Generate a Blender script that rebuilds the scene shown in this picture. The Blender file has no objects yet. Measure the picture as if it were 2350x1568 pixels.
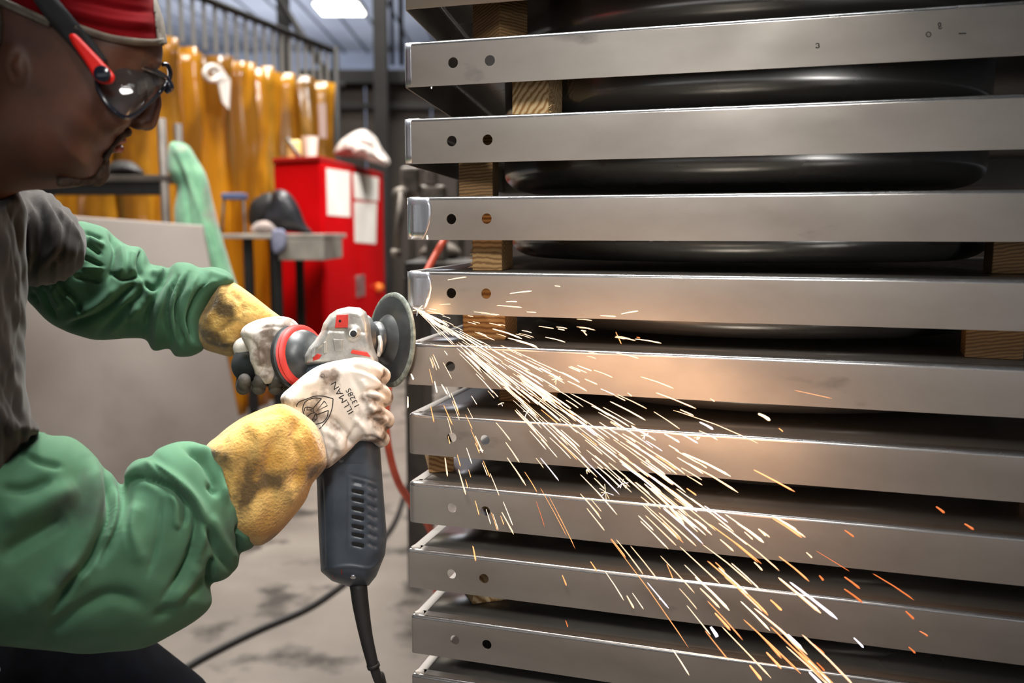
import bpy, bmesh, math, random
import numpy as np
from mathutils import Vector, Matrix
from mathutils.bvhtree import BVHTree

random.seed(7); rng = np.random.default_rng(11)
scene = bpy.context.scene
F, CX, CY, H = 2050.0, 1175.0, 784.0, 1.35
PITCH = math.atan(252.0 / F)
CP, SP = math.cos(PITCH), math.sin(PITCH)

# ---------------------------------------------------------------- camera
cam = bpy.data.cameras.new('camera'); cam.sensor_width = 36.0; cam.lens = 36.0 * F / 2350.0
cam.clip_start = 0.05; cam.clip_end = 100
cam.dof.use_dof = True; cam.dof.focus_distance = 1.07; cam.dof.aperture_fstop = 3.6
cam_o = bpy.data.objects.new('camera', cam); scene.collection.objects.link(cam_o)
cam_o.location = (0, 0, H); cam_o.rotation_euler = (math.pi / 2 - PITCH, 0, 0)
scene.camera = cam_o
# ---------------------------------------------------------------- world, exposure
vs = scene.view_settings
vs.view_transform = 'Standard'; vs.look = 'None'; vs.exposure = 0.0; vs.gamma = 1.0; vs.use_curve_mapping = False
world = bpy.data.worlds.new('shop_surroundings'); scene.world = world; world.use_nodes = True
world.node_tree.nodes['Background'].inputs[0].default_value = (0.86, 0.93, 1.0, 1)
world.node_tree.nodes['Background'].inputs[1].default_value = 0.03
# ---------------------------------------------------------------- lights
P0 = (0.01, 1.06, 1.22)
def area(name, loc, target, size, power, col=(1, .95, .88), size_y=None, spread=math.pi):
    l = bpy.data.lights.new(name, 'AREA'); l.energy = power; l.color = col; l.size = size; l.spread = spread
    if size_y: l.shape = 'RECTANGLE'; l.size_y = size_y
    o = bpy.data.objects.new(name, l); scene.collection.objects.link(o)
    o.location = loc
    d = Vector(target) - Vector(loc); o.rotation_euler = d.to_track_quat('-Z', 'Y').to_euler()
    return o
def point(name, loc, power, col, r=0.02):
    l = bpy.data.lights.new(name, 'POINT'); l.energy = power; l.color = col; l.shadow_soft_size = r
    o = bpy.data.objects.new(name, l); scene.collection.objects.link(o); o.location = loc
    return o
area('overhead_lamp', (-0.25, 1.25, 2.45), (-0.2, 1.0, 1.1), 0.5, 10, (1, .97, .93), spread=math.radians(95))
def spot(name, loc, target, power, col, ang, blend, r):
    l = bpy.data.lights.new(name, 'SPOT'); l.energy = power; l.color = col; l.spot_size = math.radians(ang); l.spot_blend = blend; l.shadow_soft_size = r
    o = bpy.data.objects.new(name, l); scene.collection.objects.link(o); o.location = loc
    o.rotation_euler = (Vector(target) - Vector(loc)).to_track_quat('-Z', 'Y').to_euler(); return o
spot('key_spot', (-.15, -.30, 2.0), P0, 62, (1, .97, .92), 45, 1.0, .12)  # added key spot; its narrow cone darkens the head and outer edges
spot('arm_fill', (.0, .25, 2.1), (-.33, .95, 1.02), 38, (1, .97, .92), 33, .9, .08)  # added unseen spot to brighten the sleeves and gloves
area('edge_glint_strip', (.45, .95, 3.0), (.45, 1.1, 1.2), 2.0, 14, (.92, .96, 1), size_y=.14, spread=math.radians(80))  # added unseen strip, for glints along the top edges of the pans
area('dish_reflection_fill', (-1.5, -3.0, 1.5), (.1, 1.2, 1.3), 4.2, 9, (.95, .97, 1), size_y=1.1)  # added panel behind the camera, for reflections in the pan dishes
area('gap_fill', (1.5, -2.5, 1.30), (.42, 1.1, 1.27), .8, .6, (.95, .97, 1), size_y=.6, spread=math.radians(26))  # added narrow fill shining into the gaps between the pans
area('shop_lamp_near', (-1.6, 3.2, 5.6), (-1.6, 3.6, 0), 1.6, 350, (1, .96, .9))
area('shop_lamp_far', (-0.6, 7.0, 5.6), (-0.9, 6.6, 0), 1.6, 350, (1, .96, .9))
area('shop_lamp_back', (-4, 14, 5.4), (-3, 14, 0), 2.5, 420, (.8, .88, 1))
area('ceiling_fill', (-5, 19, 2.5), (-5, 20, 8), 4.0, 900, (.85, .9, 1))  # added upward fill to brighten the ceiling
area('cabinet_fill', (.3, 4.4, 3.4), (-1.1, 6.1, 1.5), .6, 20, (1, .97, .93), spread=math.radians(60))  # added accent to brighten the cabinet front and its papers
area('plate_fill', (-.75, 2.3, 2.9), (-1.42, 3.7, 1.25), .4, 5, (1, .97, .93), spread=math.radians(50))  # added fill to brighten the upper right of the plate
area('curtain_back_fill', (-3.9, 7.2, 2.6), (-1.7, 6.2, 1.2), 1.5, 34, (1, .93, .8), spread=math.radians(110))  # added fill behind the curtain for its translucent glow

# ---------------------------------------------------------------- mapping of picture measurements to space
def P(px, py, Y):
    u = (px - CX) / F; v = -(py - CY) / F
    dy = CP + v * SP; dz = -SP + v * CP
    s = Y / dy
    return Vector((u * s, Y, H + dz * s))
def Pn(a):
    a = np.asarray(a, float)
    u = (a[:, 0] - CX) / F; v = -(a[:, 1] - CY) / F
    dy = CP + v * SP; dz = -SP + v * CP; s = a[:, 2] / dy
    return np.stack([u * s, a[:, 2], H + dz * s], 1)
def Pz(px, py, z):
    u = (px - CX) / F; v = -(py - CY) / F
    dy = CP + v * SP; dz = -SP + v * CP; s = (z - H) / dz
    return Vector((u * s, dy * s, z))

# ---------------------------------------------------------------- materials
def lin(c): return tuple(((x / 255) / 12.92 if x / 255 <= .04045 else ((x / 255 + .055) / 1.055) ** 2.4) for x in c)
MATS = {}
def mat(name, c1, c2=None, rough=.6, metal=0., scale=8., bump=0., bscale=60., detail=4., sheen=0., trans=0., alpha=1.,
        emit=None, estr=0., c3=None, rough2=None, stretch=(1, 1, 1), lo=.35, hi=.65, coat=0., sss=0., spec=.5, bdist=.002, c3scale=3., c3pos=.58):
    if name in MATS: return MATS[name]
    m = bpy.data.materials.new(name); m.use_nodes = True; nt = m.node_tree; N = nt.nodes; L = nt.links
    b = N['Principled BSDF']
    c1 = lin(c1); b.inputs['Base Color'].default_value = (*c1, 1); b.inputs['Roughness'].default_value = rough
    b.inputs['Metallic'].default_value = metal; b.inputs['Specular IOR Level'].default_value = spec
    if sheen: b.inputs['Sheen Weight'].default_value = sheen
    if trans: b.inputs['Transmission Weight'].default_value = trans
    if coat: b.inputs['Coat Weight'].default_value = coat
    if alpha < 1: b.inputs['Alpha'].default_value = alpha
    if emit: b.inputs['Emission Color'].default_value = (*lin(emit), 1); b.inputs['Emission Strength'].default_value = estr
    tc = N.new('ShaderNodeTexCoord'); mp = N.new('ShaderNodeMapping'); mp.inputs['Scale'].default_value = stretch
    L.new(tc.outputs['Object'], mp.inputs['Vector'])
    if c2:
        n = N.new('ShaderNodeTexNoise'); n.inputs['Scale'].default_value = scale; n.inputs['Detail'].default_value = detail
        L.new(mp.outputs[0], n.inputs['Vector'])
        r = N.new('ShaderNodeValToRGB'); r.color_ramp.elements[0].position = lo; r.color_ramp.elements[1].position = hi
        r.color_ramp.elements[0].color = (*c1, 1); r.color_ramp.elements[1].color = (*lin(c2), 1)
        L.new(n.outputs['Fac'], r.inputs['Fac']); out = r.outputs['Color']
        if rough2 is not None:
            rr = N.new('ShaderNodeMapRange'); rr.inputs['From Min'].default_value = lo; rr.inputs['From Max'].default_value = hi
            rr.inputs['To Min'].default_value = rough; rr.inputs['To Max'].default_value = rough2
            L.new(n.outputs['Fac'], rr.inputs['Value']); L.new(rr.outputs[0], b.inputs['Roughness'])
        if c3:
            n3 = N.new('ShaderNodeTexNoise'); n3.inputs['Scale'].default_value = c3scale; n3.inputs['Detail'].default_value = 5
            L.new(mp.outputs[0], n3.inputs['Vector'])
            r3 = N.new('ShaderNodeValToRGB'); r3.color_ramp.elements[0].position = c3pos; r3.color_ramp.elements[1].position = c3pos + .12
            L.new(n3.outputs['Fac'], r3.inputs['Fac'])
            mx = N.new('ShaderNodeMixRGB'); mx.inputs[2].default_value = (*lin(c3), 1)
            L.new(r3.outputs['Color'], mx.inputs[0]); L.new(out, mx.inputs[1]); out = mx.outputs[0]
        L.new(out, b.inputs['Base Color'])
    if bump:
        bn = N.new('ShaderNodeTexNoise'); bn.inputs['Scale'].default_value = bscale; bn.inputs['Detail'].default_value = 3
        L.new(mp.outputs[0], bn.inputs['Vector'])
        bp = N.new('ShaderNodeBump'); bp.inputs['Strength'].default_value = bump; bp.inputs['Distance'].default_value = bdist
        L.new(bn.outputs['Fac'], bp.inputs['Height']); L.new(bp.outputs[0], b.inputs['Normal'])
    MATS[name] = m
    return m

# ---------------------------------------------------------------- object helpers
def link(o): scene.collection.objects.link(o)
def tag(o, label=None, cat=None, group=None, kind=None):
    if label: o['label'] = label
    if cat: o['category'] = cat
    if group: o['group'] = group
    if kind: o['kind'] = kind
    return o
def empty(name, loc, label, cat, group=None):
    o = bpy.data.objects.new(name, None); o.location = loc; o.empty_display_size = .05; link(o)
    return tag(o, label, cat, group)
def attach(o, parent):
    if parent is not None:
        o.parent = parent
        loc = Vector((0, 0, 0)); p = parent
        if p.type == 'EMPTY': loc = Vector(p.location)
        o.matrix_parent_inverse = Matrix.Translation(-loc)
def mk(name, verts, faces, m=None, parent=None, smooth=False):
    me = bpy.data.meshes.new(name); me.from_pydata([tuple(map(float, v)) for v in verts], [], [tuple(map(int, f)) for f in faces]); me.update()
    if m: me.materials.append(m)
    if smooth: me.polygons.foreach_set('use_smooth', [True] * len(me.polygons))
    o = bpy.data.objects.new(name, me); link(o); attach(o, parent)
    return o
def bm_obj(name, bm, m=None, parent=None, smooth=False):
    bmesh.ops.recalc_face_normals(bm, faces=bm.faces)
    me = bpy.data.meshes.new(name); bm.to_mesh(me); bm.free()
    if m: me.materials.append(m)
    if smooth: me.polygons.foreach_set('use_smooth', [True] * len(me.polygons))
    o = bpy.data.objects.new(name, me); link(o); attach(o, parent)
    return o
def bevel(o, w, seg=2, ang=35):
    md = o.modifiers.new('bevel', 'BEVEL'); md.width = w; md.segments = seg; md.limit_method = 'ANGLE'; md.angle_limit = math.radians(ang)
    return o
def add_hull(bm, bot, top):
    n = len(bot); a = [bm.verts.new(v) for v in bot]; b = [bm.verts.new(v) for v in top]
    bm.faces.new(a[::-1]); bm.faces.new(b)
    for i in range(n): bm.faces.new((a[i], a[(i + 1) % n], b[(i + 1) % n], b[i]))
def prism(name, bot, top, m, parent=None, bev=0.):
    bm = bmesh.new(); add_hull(bm, bot, top); o = bm_obj(name, bm, m, parent)
    if bev: bevel(o, bev)
    return o
def box(name, lo, hi, m, parent=None, bev=0., rz=0., piv=None):
    x0, y0, z0 = lo; x1, y1, z1 = hi
    q = [Vector((x0, y0, 0)), Vector((x1, y0, 0)), Vector((x1, y1, 0)), Vector((x0, y1, 0))]
    if rz:
        c = Vector(piv) if piv else Vector(((x0 + x1) / 2, (y0 + y1) / 2, 0)); R = Matrix.Rotation(rz, 3, 'Z')
        c.z = 0; q = [R @ (v - c) + c for v in q]
    return prism(name, [(v.x, v.y, z0) for v in q], [(v.x, v.y, z1) for v in q], m, parent, bev)
def frames(pts):
    T = []
    for i in range(len(pts)):
        a = pts[max(i - 1, 0)]; b = pts[min(i + 1, len(pts) - 1)]; T.append((b - a).normalized())
    n = T[0].cross(Vector((0, 0, 1)))
    if n.length < .1: n = T[0].cross(Vector((1, 0, 0)))
    n.normalize(); out = []
    for t in T:
        n = (n - t * n.dot(t)).normalized(); out.append((t, n, t.cross(n)))
    return out
def catmull(pts, per=6):
    pts = [Vector(p) for p in pts]
    if len(pts) < 3: return pts
    q = [pts[0] * 2 - pts[1]] + pts + [pts[-1] * 2 - pts[-2]]; out = []
    for i in range(1, len(q) - 2):
        for k in range(per):
            t = k / per; a, b, c, d = q[i - 1], q[i], q[i + 1], q[i + 2]
            out.append(.5 * ((2 * b) + (c - a) * t + (2 * a - 5 * b + 4 * c - d) * t * t + (3 * b - a - 3 * c + d) * t ** 3))
    out.append(pts[-1]); return out
def tube_data(pts, rad, seg=10):
    fr = frames(pts); V = []; Fc = []; n = len(pts)
    for i, (p, (t, a, b)) in enumerate(zip(pts, fr)):
        r = rad[i] if hasattr(rad, '__len__') else rad
        for k in range(seg):
            th = 2 * math.pi * k / seg; V.append(p + a * (math.cos(th) * r) + b * (math.sin(th) * r))
    for i in range(n - 1):
        for k in range(seg):
            k2 = (k + 1) % seg; Fc.append((i * seg + k, i * seg + k2, (i + 1) * seg + k2, (i + 1) * seg + k))
    Fc.append(tuple(range(seg))[::-1]); Fc.append(tuple((n - 1) * seg + k for k in range(seg)))
    return V, Fc
def tube(name, pts, rad, m, parent=None, seg=10, smooth=True, per=0):
    pts = [Vector(p) for p in pts]
    if per:
        n0 = len(pts); pts = catmull(pts, per)
        if hasattr(rad, '__len__'): rad = list(np.interp(np.linspace(0, n0 - 1, len(pts)), range(n0), rad))
    V, Fc = tube_data(pts, rad, seg); return mk(name, V, Fc, m, parent, smooth)
def lathe(name, org, axis, prof, m, parent=None, seg=48, smooth=True, squash=None):
    """prof: (along, radius) pairs"""
    ax = Vector(axis).normalized(); a = ax.cross(Vector((0, 0, 1)) if abs(ax.z) < .95 else Vector((1, 0, 0))).normalized(); b = ax.cross(a); V = []; Fc = []; org = Vector(org)
    for (t, r) in prof:
        for k in range(seg):
            th = 2 * math.pi * k / seg; V.append(org + ax * t + a * (math.cos(th) * r) + b * (math.sin(th) * r))
    for i in range(len(prof) - 1):
        for k in range(seg):
            k2 = (k + 1) % seg; Fc.append((i * seg + k, i * seg + k2, (i + 1) * seg + k2, (i + 1) * seg + k))
    Fc.append(tuple(range(seg))[::-1]); Fc.append(tuple((len(prof) - 1) * seg + k for k in range(seg)))
    o = mk(name, V, Fc, m, parent, smooth)
    bm = bmesh.new(); bm.from_mesh(o.data); bmesh.ops.recalc_face_normals(bm, faces=bm.faces); bm.to_mesh(o.data); bm.free()
    if smooth:
        o.data.set_sharp_from_angle(angle=math.radians(38))
    return o
def merge(name, objs, m=None, parent=None):
    """join meshes (V,F) lists into one"""
    V = []; Fc = []
    for v, f in objs:
        o = len(V); V += list(v); Fc += [tuple(i + o for i in q) for q in f]
    return mk(name, V, Fc, m, parent, True)
def evaluated(o):
    dg = bpy.context.evaluated_depsgraph_get(); return bpy.data.meshes.new_from_object(o.evaluated_get(dg))
def apply_mods(o):
    me = evaluated(o); o.modifiers.clear(); o.data = me; return o

# ---------------------------------------------------------------- signed-distance modelling (picture-plane units: px, px, px of depth)
def poly_sdf(poly, X, Y):
    """negative inside; X,Y 2-D arrays"""
    p = np.asarray(poly, float); n = len(p); d = np.full(X.shape, 1e18); s = np.ones(X.shape)
    for i in range(n):
        j = (i - 1) % n
        ex, ey = p[j] - p[i]; wx = X - p[i, 0]; wy = Y - p[i, 1]
        t = np.clip((wx * ex + wy * ey) / (ex * ex + ey * ey + 1e-9), 0, 1)
        d = np.minimum(d, (wx - ex * t) ** 2 + (wy - ey * t) ** 2)
        c1 = Y >= p[i, 1]; c2 = Y < p[j, 1]; c3 = ex * wy > ey * wx
        fl = (c1 & c2 & c3) | (~c1 & ~c2 & ~c3); s = np.where(fl, -s, s)
    return s * np.sqrt(d)
def smooth_poly(poly, per=5):
    q = [Vector((a, b, 0)) for a, b in poly]; n = len(q); out = []
    for i in range(n):
        a, b, c, d = q[i - 1], q[i], q[(i + 1) % n], q[(i + 2) % n]
        for k in range(per):
            t = k / per; v = .5 * ((2 * b) + (c - a) * t + (2 * a - 5 * b + 4 * c - d) * t * t + (3 * b - a - 3 * c + d) * t ** 3); out.append((v.x, v.y))
    return out
def inflate(poly, W, R, smooth=True, dc=0.):
    pl = smooth_poly(poly) if smooth else poly
    def f(X, Y, D):
        di = -poly_sdf(pl, X[:, :, 0], Y[:, :, 0])[:, :, None]
        w = W(X, Y) if callable(W) else W
        dcc = dc(X, Y) if callable(dc) else dc
        a = np.maximum(R - di, 0) / R
        return (np.sqrt(a * a + ((D - dcc) / w) ** 2) - 1) * min(R, W if not callable(W) else R)
    return f
def smin(a, b, k):
    h = np.clip(.5 + .5 * (b - a) / k, 0, 1); return b * (1 - h) + a * h - k * h * (1 - h)
def ell(c, r, rot=0.):
    ca, sa = math.cos(rot), math.sin(rot)
    def f(X, Y, D):
        x = X - c[0]; y = Y - c[1]; z = D - c[2]; xr = x * ca + y * sa; yr = -x * sa + y * ca
        k0 = np.sqrt((xr / r[0]) ** 2 + (yr / r[1]) ** 2 + (z / r[2]) ** 2) + 1e-9
        k1 = np.sqrt((xr / r[0] ** 2) ** 2 + (yr / r[1] ** 2) ** 2 + (z / r[2] ** 2) ** 2) + 1e-9
        return k0 * (k0 - 1) / k1
    return f
def caps(pts, rad):
    def f(X, Y, D):
        out = None
        for i in range(len(pts) - 1):
            a = pts[i]; b = pts[i + 1]; e = [b[k] - a[k] for k in range(3)]; L2 = sum(v * v for v in e) + 1e-9
            t = np.clip(((X - a[0]) * e[0] + (Y - a[1]) * e[1] + (D - a[2]) * e[2]) / L2, 0, 1)
            d = np.sqrt((X - a[0] - e[0] * t) ** 2 + (Y - a[1] - e[1] * t) ** 2 + (D - a[2] - e[2] * t) ** 2) - (rad[i] * (1 - t) + rad[i + 1] * t)
            out = d if out is None else np.minimum(out, d)
        return out
    return f
def union(fs, k):
    def f(X, Y, D):
        o = fs[0](X, Y, D)
        for g in fs[1:]: o = smin(o, g(X, Y, D), k)
        return o
    return f
def subtract(f1, f2, k):
    return lambda X, Y, D: -smin(-f1(X, Y, D), f2(X, Y, D), k)
def surface_net(f, lo, hi, step):
    ax = [np.arange(lo[k], hi[k] + step, step) for k in range(3)]
    X, Y, Z = np.meshgrid(*ax, indexing='ij'); G = f(X, Y, Z); G = np.where(G == 0, 1e-6, G)
    S = G < 0; nx, ny, nz = G.shape
    acc = np.zeros((nx - 1, ny - 1, nz - 1, 3)); cnt = np.zeros((nx - 1, ny - 1, nz - 1))
    for axis in range(3):
        o1, o2 = [k for k in range(3) if k != axis]
        for b1 in (0, 1):
            for b2 in (0, 1):
                sl0 = [None] * 3; sl1 = [None] * 3
                for k, b in ((o1, b1), (o2, b2)):
                    sl0[k] = sl1[k] = slice(b, G.shape[k] - 1 + b)
                sl0[axis] = slice(0, -1); sl1[axis] = slice(1, None)
                g0 = G[tuple(sl0)]; g1 = G[tuple(sl1)]; cr = (g0 < 0) != (g1 < 0)
                t = np.where(cr, g0 / np.where(cr, g0 - g1, 1), 0)
                acc[..., axis] += np.where(cr, t, 0); acc[..., o1] += np.where(cr, b1, 0); acc[..., o2] += np.where(cr, b2, 0); cnt += cr
    act = cnt > 0; idx = -np.ones(act.shape, int); idx[act] = np.arange(act.sum())
    ii = np.argwhere(act); V = (ii + acc[act] / cnt[act][:, None]) * step + np.array([a[0] for a in ax]); Q = []
    for axis in range(3):
        o1, o2 = [(1, 2), (2, 0), (0, 1)][axis]
        sl0 = [slice(None)] * 3; sl1 = [slice(None)] * 3; sl0[axis] = slice(0, -1); sl1[axis] = slice(1, None)
        s0 = S[tuple(sl0)]; s1 = S[tuple(sl1)]; cr = s0 != s1
        for q0, flip in ((cr & s0, False), (cr & ~s0, True)):
            e = np.argwhere(q0); e = e[(e[:, o1] > 0) & (e[:, o2] > 0) & (e[:, o1] < act.shape[o1]) & (e[:, o2] < act.shape[o2])]
            u = np.zeros(3, int); u[o1] = 1; v = np.zeros(3, int); v[o2] = 1
            q = [idx[tuple((e - u - v).T)], idx[tuple((e - v).T)], idx[tuple(e.T)], idx[tuple((e - u).T)]]
            if flip: q = q[::-1]
            Q.append(np.stack(q, 1))
    Q = np.concatenate(Q); Q = Q[(Q >= 0).all(1)]
    return V, Q
def vnormals(V, Q):
    n = np.cross(V[Q[:, 2]] - V[Q[:, 0]], V[Q[:, 3]] - V[Q[:, 1]]); N = np.zeros_like(V)
    for k in range(4): np.add.at(N, Q[:, k], n)
    return N / (np.linalg.norm(N, axis=1, keepdims=True) + 1e-12)
def lap(V, Q, it, lam=.5):
    e = np.concatenate([Q[:, [0, 1]], Q[:, [1, 2]], Q[:, [2, 3]], Q[:, [3, 0]]]); e = np.concatenate([e, e[:, ::-1]])
    deg = np.bincount(e[:, 0], minlength=len(V)).astype(float)
    for _ in range(it):
        A = np.stack([np.bincount(e[:, 0], V[e[:, 1], k], len(V)) for k in range(3)], 1) / np.maximum(deg, 1)[:, None]; V = V + lam * (A - V)
    return V
def pl_dist(V2, pts):
    """distance to an open polyline and position 0..1 along it"""
    p = np.asarray(pts, float); seg = np.linalg.norm(p[1:] - p[:-1], axis=1); cum = np.concatenate([[0], np.cumsum(seg)]); best = np.full(len(V2), 1e18); tt = np.zeros(len(V2)); sd = np.zeros(len(V2))
    for i in range(len(p) - 1):
        e = p[i + 1] - p[i]; w = V2 - p[i]; t = np.clip((w @ e) / (e @ e + 1e-9), 0, 1); dv = w - e * t[:, None]; d = (dv ** 2).sum(1)
        u = d < best; best = np.where(u, d, best); tt = np.where(u, (cum[i] + t * seg[i]) / cum[-1], tt)
        sd = np.where(u, np.sign(e[0] * w[:, 1] - e[1] * w[:, 0]), sd)
    return np.sqrt(best), tt, sd
def sculpt(V, Q, strokes):
    """strokes: (points, width, height[, lopsided]) raise folds / cut creases on the near side"""
    N = vnormals(V, Q); w = np.clip(-N[:, 2] * 1.6 + .35, 0, 1); disp = np.zeros(len(V))
    for s in strokes:
        pts, wd, h = s[:3]; asym = s[3] if len(s) > 3 else 0
        if len(pts) > 2: pts = [(v.x, v.y) for v in catmull([(a, b, 0) for a, b in pts], 5)]
        d, t, sg = pl_dist(V[:, :2], pts); ww = wd * (1 + asym * sg)
        disp += h * np.exp(-(d / ww) ** 2) * np.clip(np.minimum(t, 1 - t) * 5 + .25, 0, 1)
    return V + N * (disp * w)[:, None]
def organic(name, f, lo, hi, step, Yc, m, parent=None, strokes=(), it=2, post=0, wrinkle=None):
    V, Q = surface_net(f, lo, hi, step); V = lap(V, Q, it)
    if wrinkle is not None:
        N = vnormals(V, Q); V = V + N * wrinkle(V)[:, None]
    if strokes: V = sculpt(V, Q, strokes)
    if post: V = lap(V, Q, post, .4)
    y0 = Yc(V[:, 0], V[:, 1]) if callable(Yc) else np.full(len(V), Yc)
    Wd = Pn(np.stack([V[:, 0], V[:, 1], y0 + V[:, 2] * y0 / F], 1))
    me = bpy.data.meshes.new(name); me.from_pydata(Wd.tolist(), [], Q.tolist()); me.update()
    if m: me.materials.append(m)
    me.polygons.foreach_set('use_smooth', [True] * len(me.polygons))
    o = bpy.data.objects.new(name, me); link(o); attach(o, parent)
    return o
def bvh(o):
    me = o.data; return BVHTree.FromPolygons([v.co.copy() for v in me.vertices], [tuple(p.vertices) for p in me.polygons])
CAMP = Vector((0, 0, H))
def on_surf(tree, px, py, lift=.0006):
    d = (P(px, py, 1.) - CAMP).normalized(); h = tree.ray_cast(CAMP, d)
    return (h[0] - d * lift, h[1]) if h[0] is not None else (None, None)
# ================================================================ SETTING
M_floor = mat('concrete_floor', (140, 131, 122), (112, 103, 96), rough=.75, scale=2.2, detail=8, bump=.25, bscale=40, c3=(66, 60, 55), c3scale=4.2, c3pos=.545, lo=.35, hi=.7)
M_ceil = mat('ceiling_sheet', (96, 98, 104), (78, 80, 88), rough=.8, scale=.5)
M_wall = mat('hall_wall', (122, 128, 140), (100, 104, 116), rough=.9, scale=.6)
M_dark = mat('dark_partition', (62, 54, 48), (46, 40, 36), rough=.75, scale=2.)
M_beam = mat('dark_steel_beam', (32, 31, 30), (24, 23, 22), rough=.6, metal=.3, scale=5)
def struct(o): o['kind'] = 'structure'; return o
fl = struct(box('floor', (-9, -3, -.1), (7, 25, 0), M_floor))
ceil = struct(box('ceiling', (-9, -3, 6.0), (7, 25, 6.1), M_ceil))
for i in range(26):
    x = -8.6 + i * .6; box('ceiling_rib', (x, -2.9, 5.94), (x + .06, 24.9, 5.999), M_ceil, ceil)
struct(box('wall_back', (-9, 24, 0), (7, 24.15, 6), M_wall))
struct(box('wall_left', (-9.15, -3, 0), (-9, 25, 6), M_wall))
struct(box('wall_right', (7, -3, 0), (7.15, 25, 6), M_wall))
# dark partition behind everything, right of the curtain
YP = 8.6
x0 = P(690, 300, YP).x; zt = P(900, 196, YP).z
part_ = empty('partition_wall', (x0 + 1.5, YP, 0), 'dark brown metal partition wall with a grey beam on top behind red cabinet', 'partition')
for i in range(13):
    a = x0 + i * .62; box('panel', (a, YP, 0), (a + .605, YP + .04, zt), M_dark, part_, .006)
box('top_beam', (x0, YP - .1, zt), (x0 + 8.0, YP + .1, zt + .13), M_beam, part_, .01)
box('middle_rail', (x0, YP - .05, zt - .22), (x0 + 8.0, YP - .002, zt - .17), M_beam, part_)
def column(pxa, pxb, Y, label, z1=5.94, shoe=True):
    a = P(pxa, 200, Y).x; b = P(pxb, 200, Y).x; w = b - a
    r = empty('steel_column', ((a + b) / 2, Y, 0), label, 'column')
    box('flange', (a, Y, .02), (b, Y + .02, z1), M_beam, r); box('flange', (a, Y + w * .9, .02), (b, Y + w * .9 + .02, z1), M_beam, r)
    box('web', ((a + b) / 2 - .012, Y + .02, .02), ((a + b) / 2 + .012, Y + w * .9, z1), M_beam, r)
    box('base_plate', (a - .05, Y - .05, 0), (b + .05, Y + w + .05, .02), M_beam, r)
    return r
column(858, 888, YP - .5, 'thick dark steel column rising between the red cabinet and stacked pans')
column(640, 664, 8.2, 'dark steel column behind the right end of the yellow curtain')
# thin pipes beside the column
for i, (px, rr) in enumerate(((900, .018), (921, .022))):
    p = P(px, 100, YP - .35); o = tube('conduit_pipe', [(p.x, p.y, zt + .12), (p.x, p.y, 5.95)], rr, M_beam, None, 10)
    tag(o, ['thin vertical conduit pipe next to the thick dark column', 'wider vertical conduit pipe, farther right of the thick dark column'][i], 'pipe')
    o['group'] = 'conduit pipes on the partition'
# diagonal brace
br = empty('diagonal_brace', P(700, 100, 7.9), 'dark diagonal steel brace running from the column down to the curtain corner', 'brace')
tube('strut', [P(628, -20, 7.9), P(768, 198, 7.9)], .03, M_beam, br, 8)
tube('gusset', [P(748, 190, 7.9), P(790, 200, 7.9)], .045, M_beam, br, 8)
# ceiling lamp
M_lamp = mat('lamp_diffuser', (255, 252, 240), emit=(255, 250, 238), estr=6.)
lp = P(782, 20, 17.0); 
lr = empty('high_bay_lamp', lp, 'bright white rectangular high bay lamp under the grey ceiling', 'lamp')
box('diffuser', (lp.x - .4, lp.y - .5, lp.z - .06), (lp.x + .4, lp.y + .3, lp.z), M_lamp, lr, .02)
box('housing', (lp.x - .44, lp.y - .4, lp.z), (lp.x + .44, lp.y + .4, lp.z + .08), M_ceil, lr, .02)
tube('hanger', [(lp.x, lp.y, lp.z + .08), (lp.x, lp.y, 5.94)], .02, M_beam, lr, 8)

# ================================================================ YELLOW WELDING CURTAIN
M_cur = mat('amber_pvc', (206, 156, 44), (168, 120, 26), rough=.25, c3=(96, 76, 28), c3scale=3.6, c3pos=.46, scale=2.6, bump=.3, bscale=7, bdist=.02, coat=.6, stretch=(1, 1, .35))  # olive noise streaks paint fold shading into the colour
nt = MATS['amber_pvc'].node_tree
tr = nt.nodes.new('ShaderNodeBsdfTranslucent'); tr.inputs[0].default_value = (*lin((236, 176, 44)), 1)
mxs = nt.nodes.new('ShaderNodeMixShader'); mxs.inputs[0].default_value = .4
b_ = nt.nodes['Principled BSDF']; nt.links.new(b_.outputs[0], mxs.inputs[1]); nt.links.new(tr.outputs[0], mxs.inputs[2])
nt.links.new(mxs.outputs[0], nt.nodes['Material Output'].inputs['Surface'])
cA = Vector((P(113, 300, 4.67).x, 4.67, 0)); pB = P(760, 200, 7.6); cB = Vector((pB.x, 7.6, 0)); ztop = pB.z

cdir = (cB - cA).normalized(); cn = Vector((cdir.y, -cdir.x, 0)); Lc = (cB - cA).length
cur = empty('welding_curtain', (cA + cB) / 2, 'long translucent amber yellow welding curtain hanging in folds from a rail', 'curtain')
def curtain_strip(s0, s1, k):
    n = 26; hgt = 22; V = []; Fc = []; ph = k * 1.9
    for j in range(hgt + 1):
        z = ztop + .035 * math.sin(s0 * 9 + k) - (ztop - .12) * j / hgt
        for i in range(n + 1):
            s = s0 + (s1 - s0) * i / n; amp = .035 + .03 * (j / hgt)
            o = amp * math.sin(s * 21 + ph * .3 + .5 * math.sin(j * .25)) + .02 * math.sin(s * 47 + j * .21 + k) + .012 * math.sin(j * .9 + s * 9)
            sag = -.012 * abs(math.sin(s * 10.5)) if j == 0 else 0
            p = cA + cdir * s + cn * (o + (k % 2) * .03); V.append((p.x, p.y, z + sag))
    for j in range(hgt):
        for i in range(n):
            a = j * (n + 1) + i; Fc.append((a, a + 1, a + n + 2, a + n + 1))
    o = mk('curtain_panel', V, Fc, M_cur, cur, True); md = o.modifiers.new('t', 'SOLIDIFY'); md.thickness = .004
    return o
ns = 6
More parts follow.
